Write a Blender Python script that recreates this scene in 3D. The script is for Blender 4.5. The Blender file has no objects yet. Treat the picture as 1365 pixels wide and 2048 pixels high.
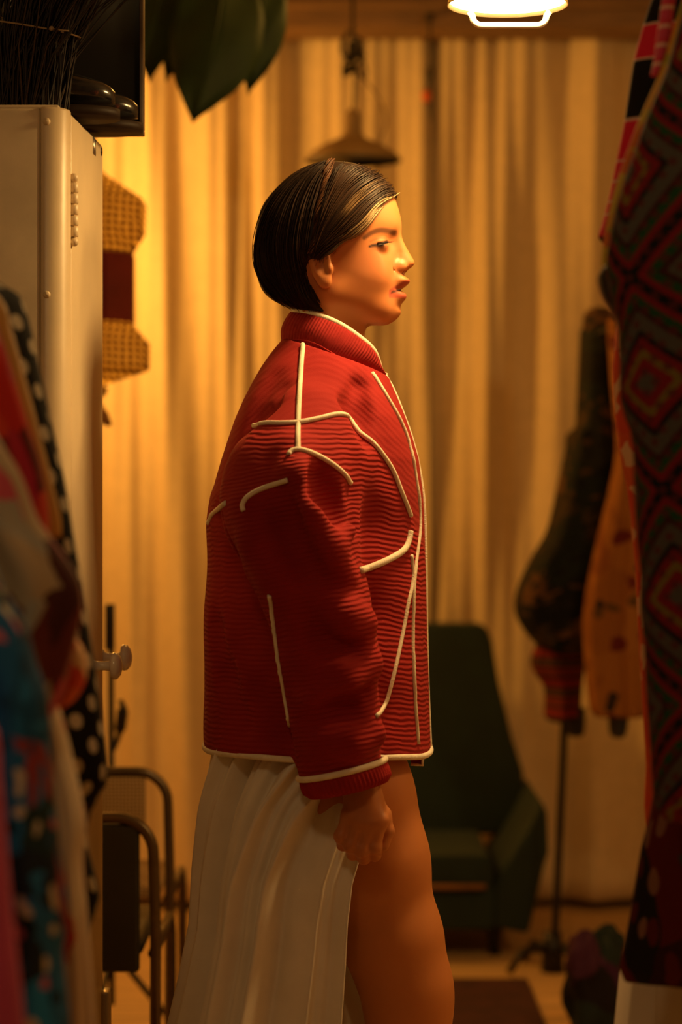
import bpy, bmesh, math, random
import numpy as np
from mathutils import Vector, Matrix
from mathutils.bvhtree import BVHTree

random.seed(7)
rng = np.random.default_rng(7)
scene = bpy.context.scene
COL = scene.collection
PI = math.pi

# ------------------------------------------------------------------ camera
CAMZ = 1.16
FPX = 2048 * 85.0 / 36.0            # focal length in pixels of the 1365x2048 frame
cam_d = bpy.data.cameras.new('camera')
cam = bpy.data.objects.new('camera', cam_d)
COL.objects.link(cam)
cam.location = (0, 0, CAMZ)
cam.rotation_euler = (PI / 2, 0, 0)
cam_d.sensor_fit = 'VERTICAL'
cam_d.sensor_height = 36.0
cam_d.sensor_width = 24.0
cam_d.lens = 85.0
cam_d.clip_start = 0.05
cam_d.dof.use_dof = True
cam_d.dof.focus_distance = 3.30
cam_d.dof.aperture_fstop = 3.0
scene.camera = cam

# ------------------------------------------------------------------ world, exposure, lamps of the room, added fill lights
world = bpy.data.worlds.new('world')
scene.world = world
world.use_nodes = True
world.node_tree.nodes['Background'].inputs[0].default_value = (0.30, 0.15, 0.05, 1)
world.node_tree.nodes['Background'].inputs[1].default_value = 0.05
scene.view_settings.view_transform = 'Standard'
scene.view_settings.look = 'None'
scene.view_settings.gamma = 1.0
scene.view_settings.use_curve_mapping = False
scene.view_settings.exposure = 0.0
WARM = (1.0, 0.47, 0.085)
KEYC = (1.0, 0.60, 0.20)


def lamp(name, kind, loc, power, size=0.1, color=WARM, target=None, spot=None):
    l = bpy.data.lights.new(name, kind)
    l.energy = power
    l.color = color
    if kind == 'AREA':
        l.shape = 'DISK'
        l.size = size
    else:
        l.shadow_soft_size = size
    if kind == 'SPOT':
        l.spot_size = spot
        l.spot_blend = 0.6
    o = bpy.data.objects.new(name, l)
    COL.objects.link(o)
    o.location = loc
    if target is not None:
        o.rotation_euler = (Vector(target) - Vector(loc)).to_track_quat('-Z', 'Y').to_euler()
    return o


lamp('ceiling_bulb_rear', 'POINT', (-1.0, 6.45, 1.95), 44, 0.10)            # bulb over the rear of the shop, left
lamp('middle_fill_light', 'POINT', (0.15, 5.3, 2.45), 6, 0.12)  # unseen light added to brighten the rear floor
lamp('front_fill_light', 'POINT', (-0.34, 1.25, 2.25), 10.5, 0.12, (1.0, 0.66, 0.29))  # unseen fill light added at the front for garments, skirt and locker
lamp('side_bulb', 'POINT', (1.35, 3.35, 2.05), 28, 0.10, KEYC)                   # bulb by the right wall, lights the locker's door              


# ------------------------------------------------------------------ helpers
def X(px, d):
    return (px - 682.5) / FPX * d


def Z(py, d):
    return CAMZ - (py - 1024.0) / FPX * d


def W(px, py, d):
    return Vector((X(px, d), d, Z(py, d)))


def root_loc(o):
    v = Vector((0, 0, 0))
    while o is not None:
        v += o.location
        o = o.parent
    return v


def tag(o, label=None, cat=None, group=None, kind=None):
    if label: o['label'] = label
    if cat: o['category'] = cat
    if group: o['group'] = group
    if kind: o['kind'] = kind
    return o


def thing(name, label, cat, loc, group=None):
    o = bpy.data.objects.new(name, None)
    o.empty_display_size = 0.05
    COL.objects.link(o)
    o.location = loc
    return tag(o, label, cat, group)


def mk(name, verts, faces, mat, parent=None, smooth=True, uv=None, attrs=None, cols=None):
    """Link one mesh object. Vertices are given in world space."""
    V = np.asarray(verts, dtype=np.float64).reshape(-1, 3)
    if parent is not None:
        org = np.array(root_loc(parent))
    else:
        lo, hi = V.min(0), V.max(0)
        org = np.array([(lo[0] + hi[0]) / 2, (lo[1] + hi[1]) / 2, lo[2]])
    me = bpy.data.meshes.new(name)
    if isinstance(faces, np.ndarray):
        n, k = faces.shape
        me.vertices.add(len(V)); me.vertices.foreach_set('co', (V - org).astype(np.float32).ravel())
        me.loops.add(n * k); me.loops.foreach_set('vertex_index', faces.astype(np.int32).ravel())
        me.polygons.add(n)
        me.polygons.foreach_set('loop_start', np.arange(0, n * k, k, dtype=np.int32))
        me.polygons.foreach_set('loop_total', np.full(n, k, dtype=np.int32))
        me.update(calc_edges=True)
        me.validate()
    else:
        me.from_pydata((V - org).tolist(), [], faces)
        me.update()
    if smooth:
        me.polygons.foreach_set('use_smooth', np.ones(len(me.polygons), dtype=bool))
    if uv is not None:
        lay = me.uv_layers.new(name='UVMap')
        vi = np.empty(len(me.loops), dtype=np.int32); me.loops.foreach_get('vertex_index', vi)
        lay.data.foreach_set('uv', np.asarray(uv, dtype=np.float32)[vi].ravel())
    for k_, a in (attrs or {}).items():
        at = me.attributes.new(k_, 'FLOAT', 'POINT')
        at.data.foreach_set('value', np.asarray(a, dtype=np.float32))
    if cols is not None:
        at = me.color_attributes.new('Col', 'FLOAT_COLOR', 'POINT')
        c4 = np.ones((len(V), 4), dtype=np.float32); c4[:, :3] = cols
        at.data.foreach_set('color', c4.ravel())
    if mat: me.materials.append(mat)
    o = bpy.data.objects.new(name, me)
    COL.objects.link(o)
    if parent is not None:
        o.parent = parent
    else:
        o.location = org
    return o


class MB:
    """Collects verts/faces for one mesh."""
    def __init__(s): s.v = []; s.f = []; s.uv = []

    def add(s, v, f, uv=None):
        b = len(s.v)
        s.v += [tuple(p) for p in v]
        s.f += [tuple(i + b for i in q) for q in f]
        s.uv += list(uv) if uv is not None else [(0, 0)] * len(v)
        return s

    def build(s, name, mat, parent=None, smooth=True, bevel=0, seg=2, uv=False, sub=0, solid=0):
        o = mk(name, s.v, s.f, mat, parent, smooth, s.uv if uv else None)
        if solid:
            m = o.modifiers.new('solid', 'SOLIDIFY'); m.thickness = solid; m.offset = 0
        if bevel:
            m = o.modifiers.new('bevel', 'BEVEL'); m.width = bevel; m.segments = seg; m.limit_method = 'ANGLE'
            m.angle_limit = 0.6
        if sub:
            m = o.modifiers.new('sub', 'SUBSURF'); m.levels = sub; m.render_levels = sub
        return o

    def box(s, lo, hi, rot=None, piv=None):
        x0, y0, z0 = lo; x1, y1, z1 = hi
        v = [Vector(p) for p in ((x0, y0, z0), (x1, y0, z0), (x1, y1, z0), (x0, y1, z0),
                                 (x0, y0, z1), (x1, y0, z1), (x1, y1, z1), (x0, y1, z1))]
        if rot is not None:
            piv = Vector(piv)
            v = [rot @ (p - piv) + piv for p in v]
        return s.add(v, [(0, 3, 2, 1), (4, 5, 6, 7), (0, 1, 5, 4), (1, 2, 6, 5), (2, 3, 7, 6), (3, 0, 4, 7)])

    def tube(s, pts, r, n=8, closed=False, cap=True, flat=1.0):
        P = [Vector(p) for p in pts]
        m = len(P)
        R = r if hasattr(r, '__len__') else [r] * m
        vs, fs = [], []
        t0 = (P[1] - P[0]).normalized()
        up = Vector((0, 0, 1)) if abs(t0.z) < 0.9 else Vector((1, 0, 0))
        a = t0.cross(up).normalized()
        for i in range(m):
            if closed:
                t = (P[(i + 1) % m] - P[i - 1])
            else:
                t = P[min(i + 1, m - 1)] - P[max(i - 1, 0)]
            if t.length < 1e-9: t = t0.copy()
            t.normalize()
            a = (a - t * a.dot(t))
            if a.length < 1e-6: a = t.orthogonal()
            a.normalize()
            b = t.cross(a)
            for k in range(n):
                an = 2 * PI * k / n
                vs.append(P[i] + a * (math.cos(an) * R[i]) + b * (math.sin(an) * R[i] * flat))
        rows = m if closed else m - 1
        for i in range(rows):
            for k in range(n):
                i2 = (i + 1) % m
                fs.append((i * n + k, i * n + (k + 1) % n, i2 * n + (k + 1) % n, i2 * n + k))
        if cap and not closed:
            fs.append(tuple(range(n - 1, -1, -1)))
            fs.append(tuple((m - 1) * n + k for k in range(n)))
        return s.add(vs, fs)

    def lathe(s, c, prof, n=32, axis='z', cap=True):
        """prof: list of (r, h) along the axis through c."""
        vs, fs = [], []
        for r, h in prof:
            for k in range(n):
                a = 2 * PI * k / n
                p = (r * math.cos(a), r * math.sin(a), h)
                if axis == 'x': p = (p[2], p[0], p[1])
                if axis == 'y': p = (p[1], p[2], p[0])
                vs.append(Vector(c) + Vector(p))
        for i in range(len(prof) - 1):
            for k in range(n):
                fs.append((i * n + k, i * n + (k + 1) % n, (i + 1) * n + (k + 1) % n, (i + 1) * n + k))
        if cap and prof[0][0] > 1e-5: fs.append(tuple(range(n - 1, -1, -1)))
        if cap and prof[-1][0] > 1e-5: fs.append(tuple((len(prof) - 1) * n + k for k in range(n)))
        return s.add(vs, fs)

    def ball(s, c, r, n=12, m=8):
        rx, ry, rz = r if hasattr(r, '__len__') else (r, r, r)
        vs, fs = [], []
        for i in range(m + 1):
            th = PI * i / m
            for k in range(n):
                a = 2 * PI * k / n
                vs.append((c[0] + rx * math.sin(th) * math.cos(a), c[1] + ry * math.sin(th) * math.sin(a), c[2] + rz * math.cos(th)))
        for i in range(m):
            for k in range(n):
                fs.append(((i + 1) * n + k, (i + 1) * n + (k + 1) % n, i * n + (k + 1) % n, i * n + k))
        return s.add(vs, fs)


def catmull(pts, n):
    """Smooth polyline through pts (any dimension), n samples."""
    P = np.asarray(pts, dtype=float)
    t = np.zeros(len(P))
    t[1:] = np.cumsum(np.maximum(np.linalg.norm(np.diff(P, axis=0), axis=1), 1e-9))
    T = np.linspace(0, t[-1], n)
    m = np.zeros_like(P)
    m[1:-1] = (P[2:] - P[:-2]) / (t[2:] - t[:-2])[:, None]
    m[0] = (P[1] - P[0]) / (t[1] - t[0]); m[-1] = (P[-1] - P[-2]) / (t[-1] - t[-2])
    i = np.clip(np.searchsorted(t, T, side='right') - 1, 0, len(P) - 2)
    h = (t[i + 1] - t[i])[:, None]
    u = ((T - t[i])[:, None]) / h
    return ((2 * u**3 - 3 * u**2 + 1) * P[i] + (u**3 - 2 * u**2 + u) * h * m[i]
            + (-2 * u**3 + 3 * u**2) * P[i + 1] + (u**3 - u**2) * h * m[i + 1])


def sstep(a, b, x):
    t = np.clip((np.asarray(x, dtype=float) - a) / (b - a), 0, 1)
    return t * t * (3 - 2 * t)


# ------------------------------------------------------------------ materials
def new_mat(name):
    m = bpy.data.materials.new(name)
    m.use_nodes = True
    nt = m.node_tree
    return m, nt, nt.nodes['Principled BSDF']


def nd(nt, t, ins=None, **kw):
    n = nt.nodes.new(t)
    for k, v in kw.items(): setattr(n, k, v)
    for k, v in (ins or {}).items():
        if hasattr(v, 'is_linked') or isinstance(v, bpy.types.NodeSocket):
            nt.links.new(v, n.inputs[k])
        else:
            n.inputs[k].default_value = v
    return n


def math_n(nt, op, a, b=None, c=None, clamp=False):
    n = nt.nodes.new('ShaderNodeMath'); n.operation = op; n.use_clamp = clamp
    for i, v in enumerate((a, b, c)):
        if v is None: continue
        if isinstance(v, bpy.types.NodeSocket): nt.links.new(v, n.inputs[i])
        else: n.inputs[i].default_value = v
    return n.outputs[0]


def rgba(c): return (c[0], c[1], c[2], 1.0)


def ramp(nt, fac, stops, const=False):
    n = nt.nodes.new('ShaderNodeValToRGB')
    cr = n.color_ramp
    cr.interpolation = 'CONSTANT' if const else 'LINEAR'
    while len(cr.elements) < len(stops): cr.elements.new(0.5)
    for e, (p, c) in zip(cr.elements, stops):
        e.position = p; e.color = rgba(c)
    nt.links.new(fac, n.inputs[0])
    return n.outputs[0]


def mixc(nt, fac, a, b, mode='MIX'):
    n = nt.nodes.new('ShaderNodeMix'); n.data_type = 'RGBA'; n.blend_type = mode
    for s, v in ((n.inputs[0], fac), (n.inputs[6], a), (n.inputs[7], b)):
        if isinstance(v, bpy.types.NodeSocket): nt.links.new(v, s)
        elif hasattr(v, '__len__'): s.default_value = rgba(v)
        else: s.default_value = v
    return n.outputs[2]


def pmat(name, col, rough=0.6, metal=0.0, var=0.2, scale=18.0, bump=0.0, bscale=150.0, sheen=0.0, stretch=None, coat=0.0, spec=0.5):
    m, nt, b = new_mat(name)
    tc = nd(nt, 'ShaderNodeTexCoord')
    co = tc.outputs['Object']
    if stretch:
        mp = nd(nt, 'ShaderNodeMapping', {'Vector': co}); mp.inputs['Scale'].default_value = stretch
        co = mp.outputs[0]
    nz = nd(nt, 'ShaderNodeTexNoise', {'Vector': co, 'Scale': scale, 'Detail': 5.0})
    c = ramp(nt, nz.outputs[0], [(0.25, [x * (1 - var) for x in col]), (0.75, [min(1, x * (1 + var)) for x in col])])
    nt.links.new(c, b.inputs['Base Color'])
    b.inputs['Roughness'].default_value = rough
    b.inputs['Metallic'].default_value = metal
    b.inputs['Specular IOR Level'].default_value = spec
    if sheen: b.inputs['Sheen Weight'].default_value = sheen
    if coat: b.inputs['Coat Weight'].default_value = coat
    if bump:
        n2 = nd(nt, 'ShaderNodeTexNoise', {'Vector': co, 'Scale': bscale, 'Detail': 3.0})
        bp = nd(nt, 'ShaderNodeBump', {'Height': n2.outputs[0], 'Strength': bump, 'Distance': 0.004})
        nt.links.new(bp.outputs[0], b.inputs['Normal'])
    return m


def cloth_finish(nt, b, uvv, weave=900.0, strength=0.25):
    b.inputs['Roughness'].default_value = 0.85
    b.inputs['Specular IOR Level'].default_value = 0.2
    b.inputs['Sheen Weight'].default_value = 0.0
    n2 = nd(nt, 'ShaderNodeTexNoise', {'Vector': uvv, 'Scale': weave, 'Detail': 2.0})
    bp = nd(nt, 'ShaderNodeBump', {'Height': n2.outputs[0], 'Strength': strength, 'Distance': 0.003})
    nt.links.new(bp.outputs[0], b.inputs['Normal'])


def uvnode(nt, scale=(1, 1, 1), rot=0.0, warp=0.0, wscale=6.0):
    tc = nd(nt, 'ShaderNodeTexCoord')
    mp = nd(nt, 'ShaderNodeMapping', {'Vector': tc.outputs['UV']})
    mp.inputs['Scale'].default_value = scale
    mp.inputs['Rotation'].default_value = (0, 0, rot)
    if not warp: return mp.outputs[0]
    nz = nd(nt, 'ShaderNodeTexNoise', {'Vector': tc.outputs['UV'], 'Scale': wscale, 'Detail': 2.0})
    sb = nd(nt, 'ShaderNodeVectorMath', {0: nz.outputs['Color'], 1: (0.5, 0.5, 0.5)}, operation='SUBTRACT')
    sc = nd(nt, 'ShaderNodeVectorMath', {0: sb.outputs[0], 1: (warp, warp, 0)}, operation='MULTIPLY')
    ad = nd(nt, 'ShaderNodeVectorMath', {0: mp.outputs[0], 1: sc.outputs[0]}, operation='ADD')
    return ad.outputs[0]


def dot_mat(name, base, dot, cell=0.032, r=0.33):
    m, nt, b = new_mat(name)
    v = uvnode(nt, (1 / cell, 1 / cell, 1), rot=0.6)
    vo = nd(nt, 'ShaderNodeTexVoronoi', {'Vector': v, 'Scale': 1.0, 'Randomness': 0.12}, voronoi_dimensions='2D')
    f = math_n(nt, 'LESS_THAN', vo.outputs['Distance'], r)
    nt.links.new(mixc(nt, f, base, dot), b.inputs['Base Color'])
    cloth_finish(nt, b, v, 60.0)
    return m


def print_mat(name, colors, cell=0.05, warp=1.6, stretch=(1, 1), rot=0.0, small=None):
    """Printed cloth: blobs of the given colours."""
    m, nt, b = new_mat(name)
    v = uvnode(nt, (stretch[0] / cell, stretch[1] / cell, 1), rot=rot, warp=warp, wscale=1.0 / cell * 0.7)
    vo = nd(nt, 'ShaderNodeTexVoronoi', {'Vector': v, 'Scale': 1.0, 'Randomness': 1.0}, voronoi_dimensions='2D')
    sp = nd(nt, 'ShaderNodeSeparateColor', {'Color': vo.outputs['Color']})
    n = len(colors)
    c = ramp(nt, sp.outputs[0], [(i / n, col) for i, col in enumerate(colors)], const=True)
    if small:
        v2 = nd(nt, 'ShaderNodeTexVoronoi', {'Vector': v, 'Scale': 2.3, 'Randomness': 1.0}, voronoi_dimensions='2D')
        f = math_n(nt, 'LESS_THAN', v2.outputs['Distance'], 0.27)
        s2 = nd(nt, 'ShaderNodeSeparateColor', {'Color': v2.outputs['Color']})
        c2 = ramp(nt, s2.outputs[1], [(i / len(small), col) for i, col in enumerate(small)], const=True)
        c = mixc(nt, f, c, c2)
    nt.links.new(c, b.inputs['Base Color'])
    cloth_finish(nt, b, v, 40.0)
    return m


def stripe_mat(name, stops, period, axis='y', rot=0.0, warp=0.0):
    """Woven bands along one axis."""
    m, nt, b = new_mat(name)
    v = uvnode(nt, (1, 1, 1), rot=rot, warp=warp)
    sp = nd(nt, 'ShaderNodeSeparateXYZ', {0: v})
    t = math_n(nt, 'FRACT', math_n(nt, 'DIVIDE', sp.outputs[1 if axis == 'y' else 0], period))
    nt.links.new(ramp(nt, t, stops, const=True), b.inputs['Base Color'])
    cloth_finish(nt, b, v, 900.0)
    return m


def patch_mat(name, cell=0.13):
    """Nested diamonds with toothed edges, as on an embroidered patchwork throw."""
    m, nt, b = new_mat(name)
    v = uvnode(nt, (1 / cell, 1 / cell, 1), rot=PI / 4 + 0.15)
    sp = nd(nt, 'ShaderNodeSeparateXYZ', {0: v})
    fx = math_n(nt, 'ABSOLUTE', math_n(nt, 'SUBTRACT', math_n(nt, 'FRACT', sp.outputs[0]), 0.5))
    fy = math_n(nt, 'ABSOLUTE', math_n(nt, 'SUBTRACT', math_n(nt, 'FRACT', sp.outputs[1]), 0.5))
    mx = math_n(nt, 'MAXIMUM', fx, fy)
    mn = math_n(nt, 'MINIMUM', fx, fy)
    tooth = math_n(nt, 'MULTIPLY', math_n(nt, 'PINGPONG', mn, 0.022), 1.2)
    t = math_n(nt, 'ADD', math_n(nt, 'MULTIPLY', mx, 2.0), tooth)
    red, dk, green, grey, yel, blk = (0.20, 0.010, 0.014), (0.05, 0.005, 0.005), (0.014, 0.065, 0.018), (0.085, 0.078, 0.065), (0.18, 0.14, 0.02), (0.008, 0.008, 0.008)
    c = ramp(nt, t, [(0.0, grey), (0.14, red), (0.26, yel), (0.34, red), (0.45, blk), (0.52, grey), (0.70, dk), (0.76, green), (0.87, red), (0.95, blk)], const=True)
    vo = nd(nt, 'ShaderNodeTexVoronoi', {'Vector': v, 'Scale': 9.0, 'Randomness': 0.2}, voronoi_dimensions='2D')
    f = math_n(nt, 'LESS_THAN', vo.outputs['Distance'], 0.26)
    c = mixc(nt, math_n(nt, 'MULTIPLY', f, 0.75), c, (0.10, 0.016, 0.016))
    nt.links.new(c, b.inputs['Base Color'])
    cloth_finish(nt, b, v, 70.0, 0.5)
    return m


def woven_mat(name, c1, c2, n=90.0, trans=0.0):
    m, nt, b = new_mat(name)
    tc = nd(nt, 'ShaderNodeTexCoord')
    w1 = nd(nt, 'ShaderNodeTexWave', {'Vector': tc.outputs['Object'], 'Scale': n, 'Distortion': 1.5, 'Detail': 1.0}, bands_direction='Z')
    w2 = nd(nt, 'ShaderNodeTexWave', {'Vector': tc.outputs['Object'], 'Scale': n, 'Distortion': 2.0, 'Detail': 1.0}, bands_direction='X')
    mm = math_n(nt, 'MULTIPLY', w1.outputs['Fac'], w2.outputs['Fac'])
    nt.links.new(ramp(nt, mm, [(0.0, c1), (0.5, c2)]), b.inputs['Base Color'])
    bp = nd(nt, 'ShaderNodeBump', {'Height': mm, 'Strength': 0.6, 'Distance': 0.004})
    nt.links.new(bp.outputs[0], b.inputs['Normal'])
    b.inputs['Roughness'].default_value = 0.8
    if trans:
        t_ = nd(nt, 'ShaderNodeBsdfTranslucent')
        nt.links.new(ramp(nt, mm, [(0.05, [q * 0.3 for q in c1]), (0.55, c2)]), t_.inputs[0])
        mx = nd(nt, 'ShaderNodeMixShader', {0: trans, 1: b.outputs[0], 2: t_.outputs[0]})
        nt.links.new(mx.outputs[0], nt.nodes['Material Output'].inputs[0])
    return m


def emit_mat(name, col, strength):
    m, nt, b = new_mat(name)
    b.inputs['Base Color'].default_value = rgba((0.9, 0.85, 0.75))
    b.inputs['Emission Color'].default_value = rgba(col)
    b.inputs['Emission Strength'].default_value = strength
    nz = nd(nt, 'ShaderNodeTexNoise', {'Scale': 30.0})
    nt.links.new(ramp(nt, nz.outputs[0], [(0.3, (0.45, 0.45, 0.45)), (0.7, (0.55, 0.55, 0.55))]), b.inputs['Roughness'])
    return m


M = {}
M['plaster'] = pmat('warm_plaster', (0.42, 0.34, 0.24), 0.9, var=0.1, scale=3, bump=0.2)
M['ceiling'] = pmat('painted_ceiling', (0.32, 0.24, 0.15), 0.9, var=0.1, scale=3)
M['floor'] = pmat('worn_wood_floor', (0.60, 0.38, 0.16), 0.6, var=0.35, scale=6, stretch=(1, 9, 1), bump=0.1)
M['beam'] = pmat('brown_wood_beam', (0.22, 0.12, 0.05), 0.6, var=0.35, scale=7, stretch=(1, 6, 10))
M['curtain'] = pmat('cream_curtain_cotton', (0.80, 0.62, 0.36), 0.9, var=0.06, scale=30, bump=0.15, bscale=500)
M['metal_cream'] = pmat('cream_painted_metal', (0.74, 0.59, 0.38), 0.38, var=0.10, scale=9, bump=0.05, bscale=60)
M['metal_cream_dull'] = pmat('dull_cream_painted_metal', (0.66, 0.53, 0.35), 0.55, var=0.16, scale=14, bump=0.06, bscale=60)
M['steel'] = pmat('worn_steel', (0.45, 0.40, 0.34), 0.35, metal=0.9, var=0.15)
M['dark_metal'] = pmat('dark_metal', (0.03, 0.025, 0.02), 0.4, metal=0.6, var=0.2)
M['black'] = pmat('black_vinyl', (0.012, 0.011, 0.010), 0.45, var=0.2)
M['leather'] = pmat('black_leather', (0.012, 0.011, 0.012), 0.22, var=0.3, coat=0.6, bump=0.1, bscale=80)
M['sole'] = pmat('brown_boot_sole', (0.022, 0.012, 0.007), 0.6, spec=0.25)
M['screen'] = pmat('dark_glossy_panel', (0.006, 0.005, 0.004), 0.5, var=0.1, spec=0.2)
M['frame'] = pmat('dark_brown_frame', (0.10, 0.065, 0.035), 0.45, var=0.2)
M['porcelain'] = pmat('cream_porcelain', (0.80, 0.75, 0.66), 0.15, var=0.03, coat=0.7)
M['straw'] = pmat('dark_dried_straw', (0.014, 0.008, 0.005), 0.6, var=0.5, scale=60)
M['straw_light'] = pmat('brown_dried_straw', (0.05, 0.026, 0.011), 0.6, var=0.4, scale=60)
M['string'] = pmat('hemp_string', (0.35, 0.24, 0.13), 0.8)
M['enamel'] = pmat('cream_enamel', (0.80, 0.68, 0.42), 0.35, var=0.05)
M['brass_dull'] = pmat('dull_brown_enamel', (0.30, 0.19, 0.08), 0.5, var=0.12)
M['leaf'] = pmat('dark_green_leaf', (0.020, 0.050, 0.010), 0.65, var=0.35, scale=12)
M['green_velvet'] = pmat('dark_green_velvet', (0.010, 0.026, 0.017), 0.8, var=0.25, scale=12, bump=0.1, sheen=0.04)
M['ochre_piping'] = pmat('ochre_piping', (0.30, 0.13, 0.03), 0.7)
M['chrome'] = pmat('dull_chrome_tube', (0.12, 0.085, 0.05), 0.35, metal=0.8, var=0.15)
M['lantern_weave'] = woven_mat('gold_woven_reed', (0.30, 0.13, 0.02), (0.90, 0.60, 0.15), 23, 0.5)
M['lantern_red'] = pmat('dark_red_paper', (0.16, 0.010, 0.004), 0.8, var=0.2)
M['rug'] = pmat('dark_maroon_rug', (0.055, 0.012, 0.008), 0.95, var=0.4, scale=20, bump=0.5, bscale=300)
M['wicker'] = woven_mat('pale_wicker', (0.22, 0.12, 0.04), (0.50, 0.32, 0.13), 45)
M['white_bag'] = pmat('white_canvas', (0.62, 0.55, 0.46), 0.85, var=0.06, bump=0.2, bscale=400)

# ------------------------------------------------------------------ the room
RX0, RX1, RY0, RY1, RZ = -1.75, 1.85, -1.6, 7.45, 2.85


def struct(name, lo, hi, mat):
    return tag(MB().box(lo, hi).build(name, mat, smooth=False), kind='structure')


struct('floor', (RX0, RY0, -0.1), (RX1, RY1, 0.0), M['floor'])
struct('ceiling', (RX0, RY0, RZ), (RX1, RY1, RZ + 0.1), M['ceiling'])
struct('wall_left', (RX0 - 0.1, RY0, 0), (RX0, RY1, RZ), M['plaster'])
struct('wall_right', (RX1, RY0, 0), (RX1 + 0.1, RY1, RZ), M['plaster'])
struct('wall_back', (RX0, RY1, 0), (RX1, RY1 + 0.1, RZ), M['plaster'])
struct('wall_front', (RX0, RY0 - 0.1, 0), (RX1, RY0, RZ), M['plaster'])
struct('baseboard_back', (RX0, RY1 - 0.03, 0.0), (RX1, RY1, 0.12), M['beam'])
# wooden beam that carries the curtain: a deep board with a thin moulding below it
tb = struct('trim_1', (RX0, 6.80, 2.525), (RX1, 6.98, 2.85), M['beam'])
MB().box((RX0, 6.775, 2.575), (RX1, 6.80, 2.60)).build('moulding', M['beam'], tb, smooth=False, bevel=0.006)
MB().box((RX0, 6.77, 2.66), (RX1, 6.80, 2.70)).build('moulding', M['beam'], tb, smooth=False, bevel=0.006)


# curtains: gathered cotton hanging behind the beam
def curtain(name, label, x0, x1, seed, y0=7.06):
    r = np.random.default_rng(seed)
    nx, nz = int((x1 - x0) / 0.008), 40
    xs = np.linspace(x0, x1, nx)
    zs = np.linspace(0.03, 2.60, nz)
    ks = np.array([13, 21, 29, 38, 47, 56]) * r.uniform(0.85, 1.15, 6); am = np.array([.012, .015, .013, .009, .007, .004]) * r.uniform(0.6, 1.3, 6); ph = r.uniform(0, 6.28, 6); sl = r.uniform(-0.22, 0.22, 6)
    kb = r.uniform(85, 140, 3); pb = r.uniform(0, 6.28, 3)
    V = np.zeros((nz, nx, 3))
    for j, z in enumerate(zs):
        y = np.zeros(nx)
        t = (2.6 - z) / 2.57
        for k, p, s, a_ in zip(ks, ph, sl, am):
            y += np.sin(k * (xs + s * t * (1 + 0.5 * np.sin(xs * 3 + p))) + p) * a_
        for k, p in zip(kb, pb):
            y += np.sin(k * xs + p + 0.6 * t) * 0.0035 * (0.4 + 0.6 * (1 - t))
        y += np.sin(3 * xs + 1) * 0.02
        V[j, :, 0] = xs; V[j, :, 1] = y0 + y; V[j, :, 2] = z
    idx = np.arange(nz * nx).reshape(nz, nx)
    F = np.stack([idx[:-1, :-1], idx[:-1, 1:], idx[1:, 1:], idx[1:, :-1]], -1).reshape(-1, 4)
    o = mk(name, V.reshape(-1, 3), F, M['curtain'])
    m = o.modifiers.new('solid', 'SOLIDIFY'); m.thickness = 0.0015
    # stitched hem at the foot
    return tag(o, label, 'curtain', 'cream curtains along the back of the shop')


curtain('curtain', 'cream gathered curtain behind the woman, brightly lit left panel', -1.6, 0.26, 3)
curtain('curtain', 'cream gathered curtain behind the dark green armchair, dimmer right panel', 0.265, 1.7, 11, 7.06)
rod = thing('curtain_rod', 'thin dark curtain rod under the wooden beam', 'curtain rod', (0, 7.08, 2.6))
MB().tube([(-1.74, 7.08, 2.61), (1.84, 7.08, 2.61)], 0.010, 10).build('rod', M['dark_metal'], rod)

# rug
rg = MB()
nx = 30
rg.box((-0.2, 4.3, 0.0), (0.46, 5.95, 0.014))
tag(rg.build('rug', M['rug'], smooth=False, bevel=0.005), 'dark maroon rug lying on the floor before the armchair', 'rug')

# ------------------------------------------------------------------ metal locker, far left
LX, LY0, LY1, LZ = -0.3625, 3.20, 3.555, 1.697
lk = thing('metal_locker', 'cream painted metal locker with riveted corner post and white knobs', 'locker', (LX - 0.2, (LY0 + LY1) / 2, 0))
SK = 0.0157 / 0.355                                                # the locker stands turned a little


def lk_x(y): return LX + (y - LY0) * SK


def vprism(poly, z0, z1):
    n = len(poly)
    v = [(x, y, z0) for x, y in poly] + [(x, y, z1) for x, y in poly]
    f = [tuple(range(n - 1, -1, -1)), tuple(range(n, 2 * n))] + [(i, (i + 1) % n, n + (i + 1) % n, n + i) for i in range(n)]
    return v, f


R = 0.030
body = [(-0.80, LY0 + 0.0018), (X(80, LY0) - 0.0001, LY0 + 0.0018), (X(80, LY0) - 0.0001, LY1 - 0.004), (-0.80, LY1 - 0.004)]
MB().add(*vprism(body, 0.0, LZ - 0.002)).build('body', M['metal_cream_dull'], lk, bevel=0.004)
post = [(X(80, LY0) + 0.0003, LY0)]
for i in range(9):
    a = -PI / 2 + (PI / 2) * i / 8
    post.append((lk_x(LY0 + R) - R + R * math.cos(a), LY0 + R + R * math.sin(a)))
post += [(lk_x(LY0 + 0.034), LY0 + 0.034), (X(80, LY0) + 0.0003, LY0 + 0.034)]
MB().add(*vprism(post, 0.0, LZ)).build('corner_post', M['metal_cream'], lk, bevel=0.005)
dy0, dy1 = LY0 + 0.0365, LY1
door = [(lk_x(dy0) - 0.05, dy0), (lk_x(dy0), dy0)]
for i in range(8):
    a = (PI / 2) * i / 7
    door.append((lk_x(dy1) - 0.012 + 0.012 * math.cos(a) * 1.0, dy1 - 0.05 + 0.05 * math.sin(a)))
door += [(lk_x(dy1) - 0.06, dy1)]
dr = MB().add(*vprism(door, 0.06, LZ - 0.004)).build('door', M['metal_cream'], lk, bevel=0.004)
MB().box((-0.80, LY0 + 0.05, 0.0), (lk_x(LY0 + 0.05) - 0.01, LY1 - 0.02, 0.06)).build('plinth', M['metal_cream_dull'], lk)
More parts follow.
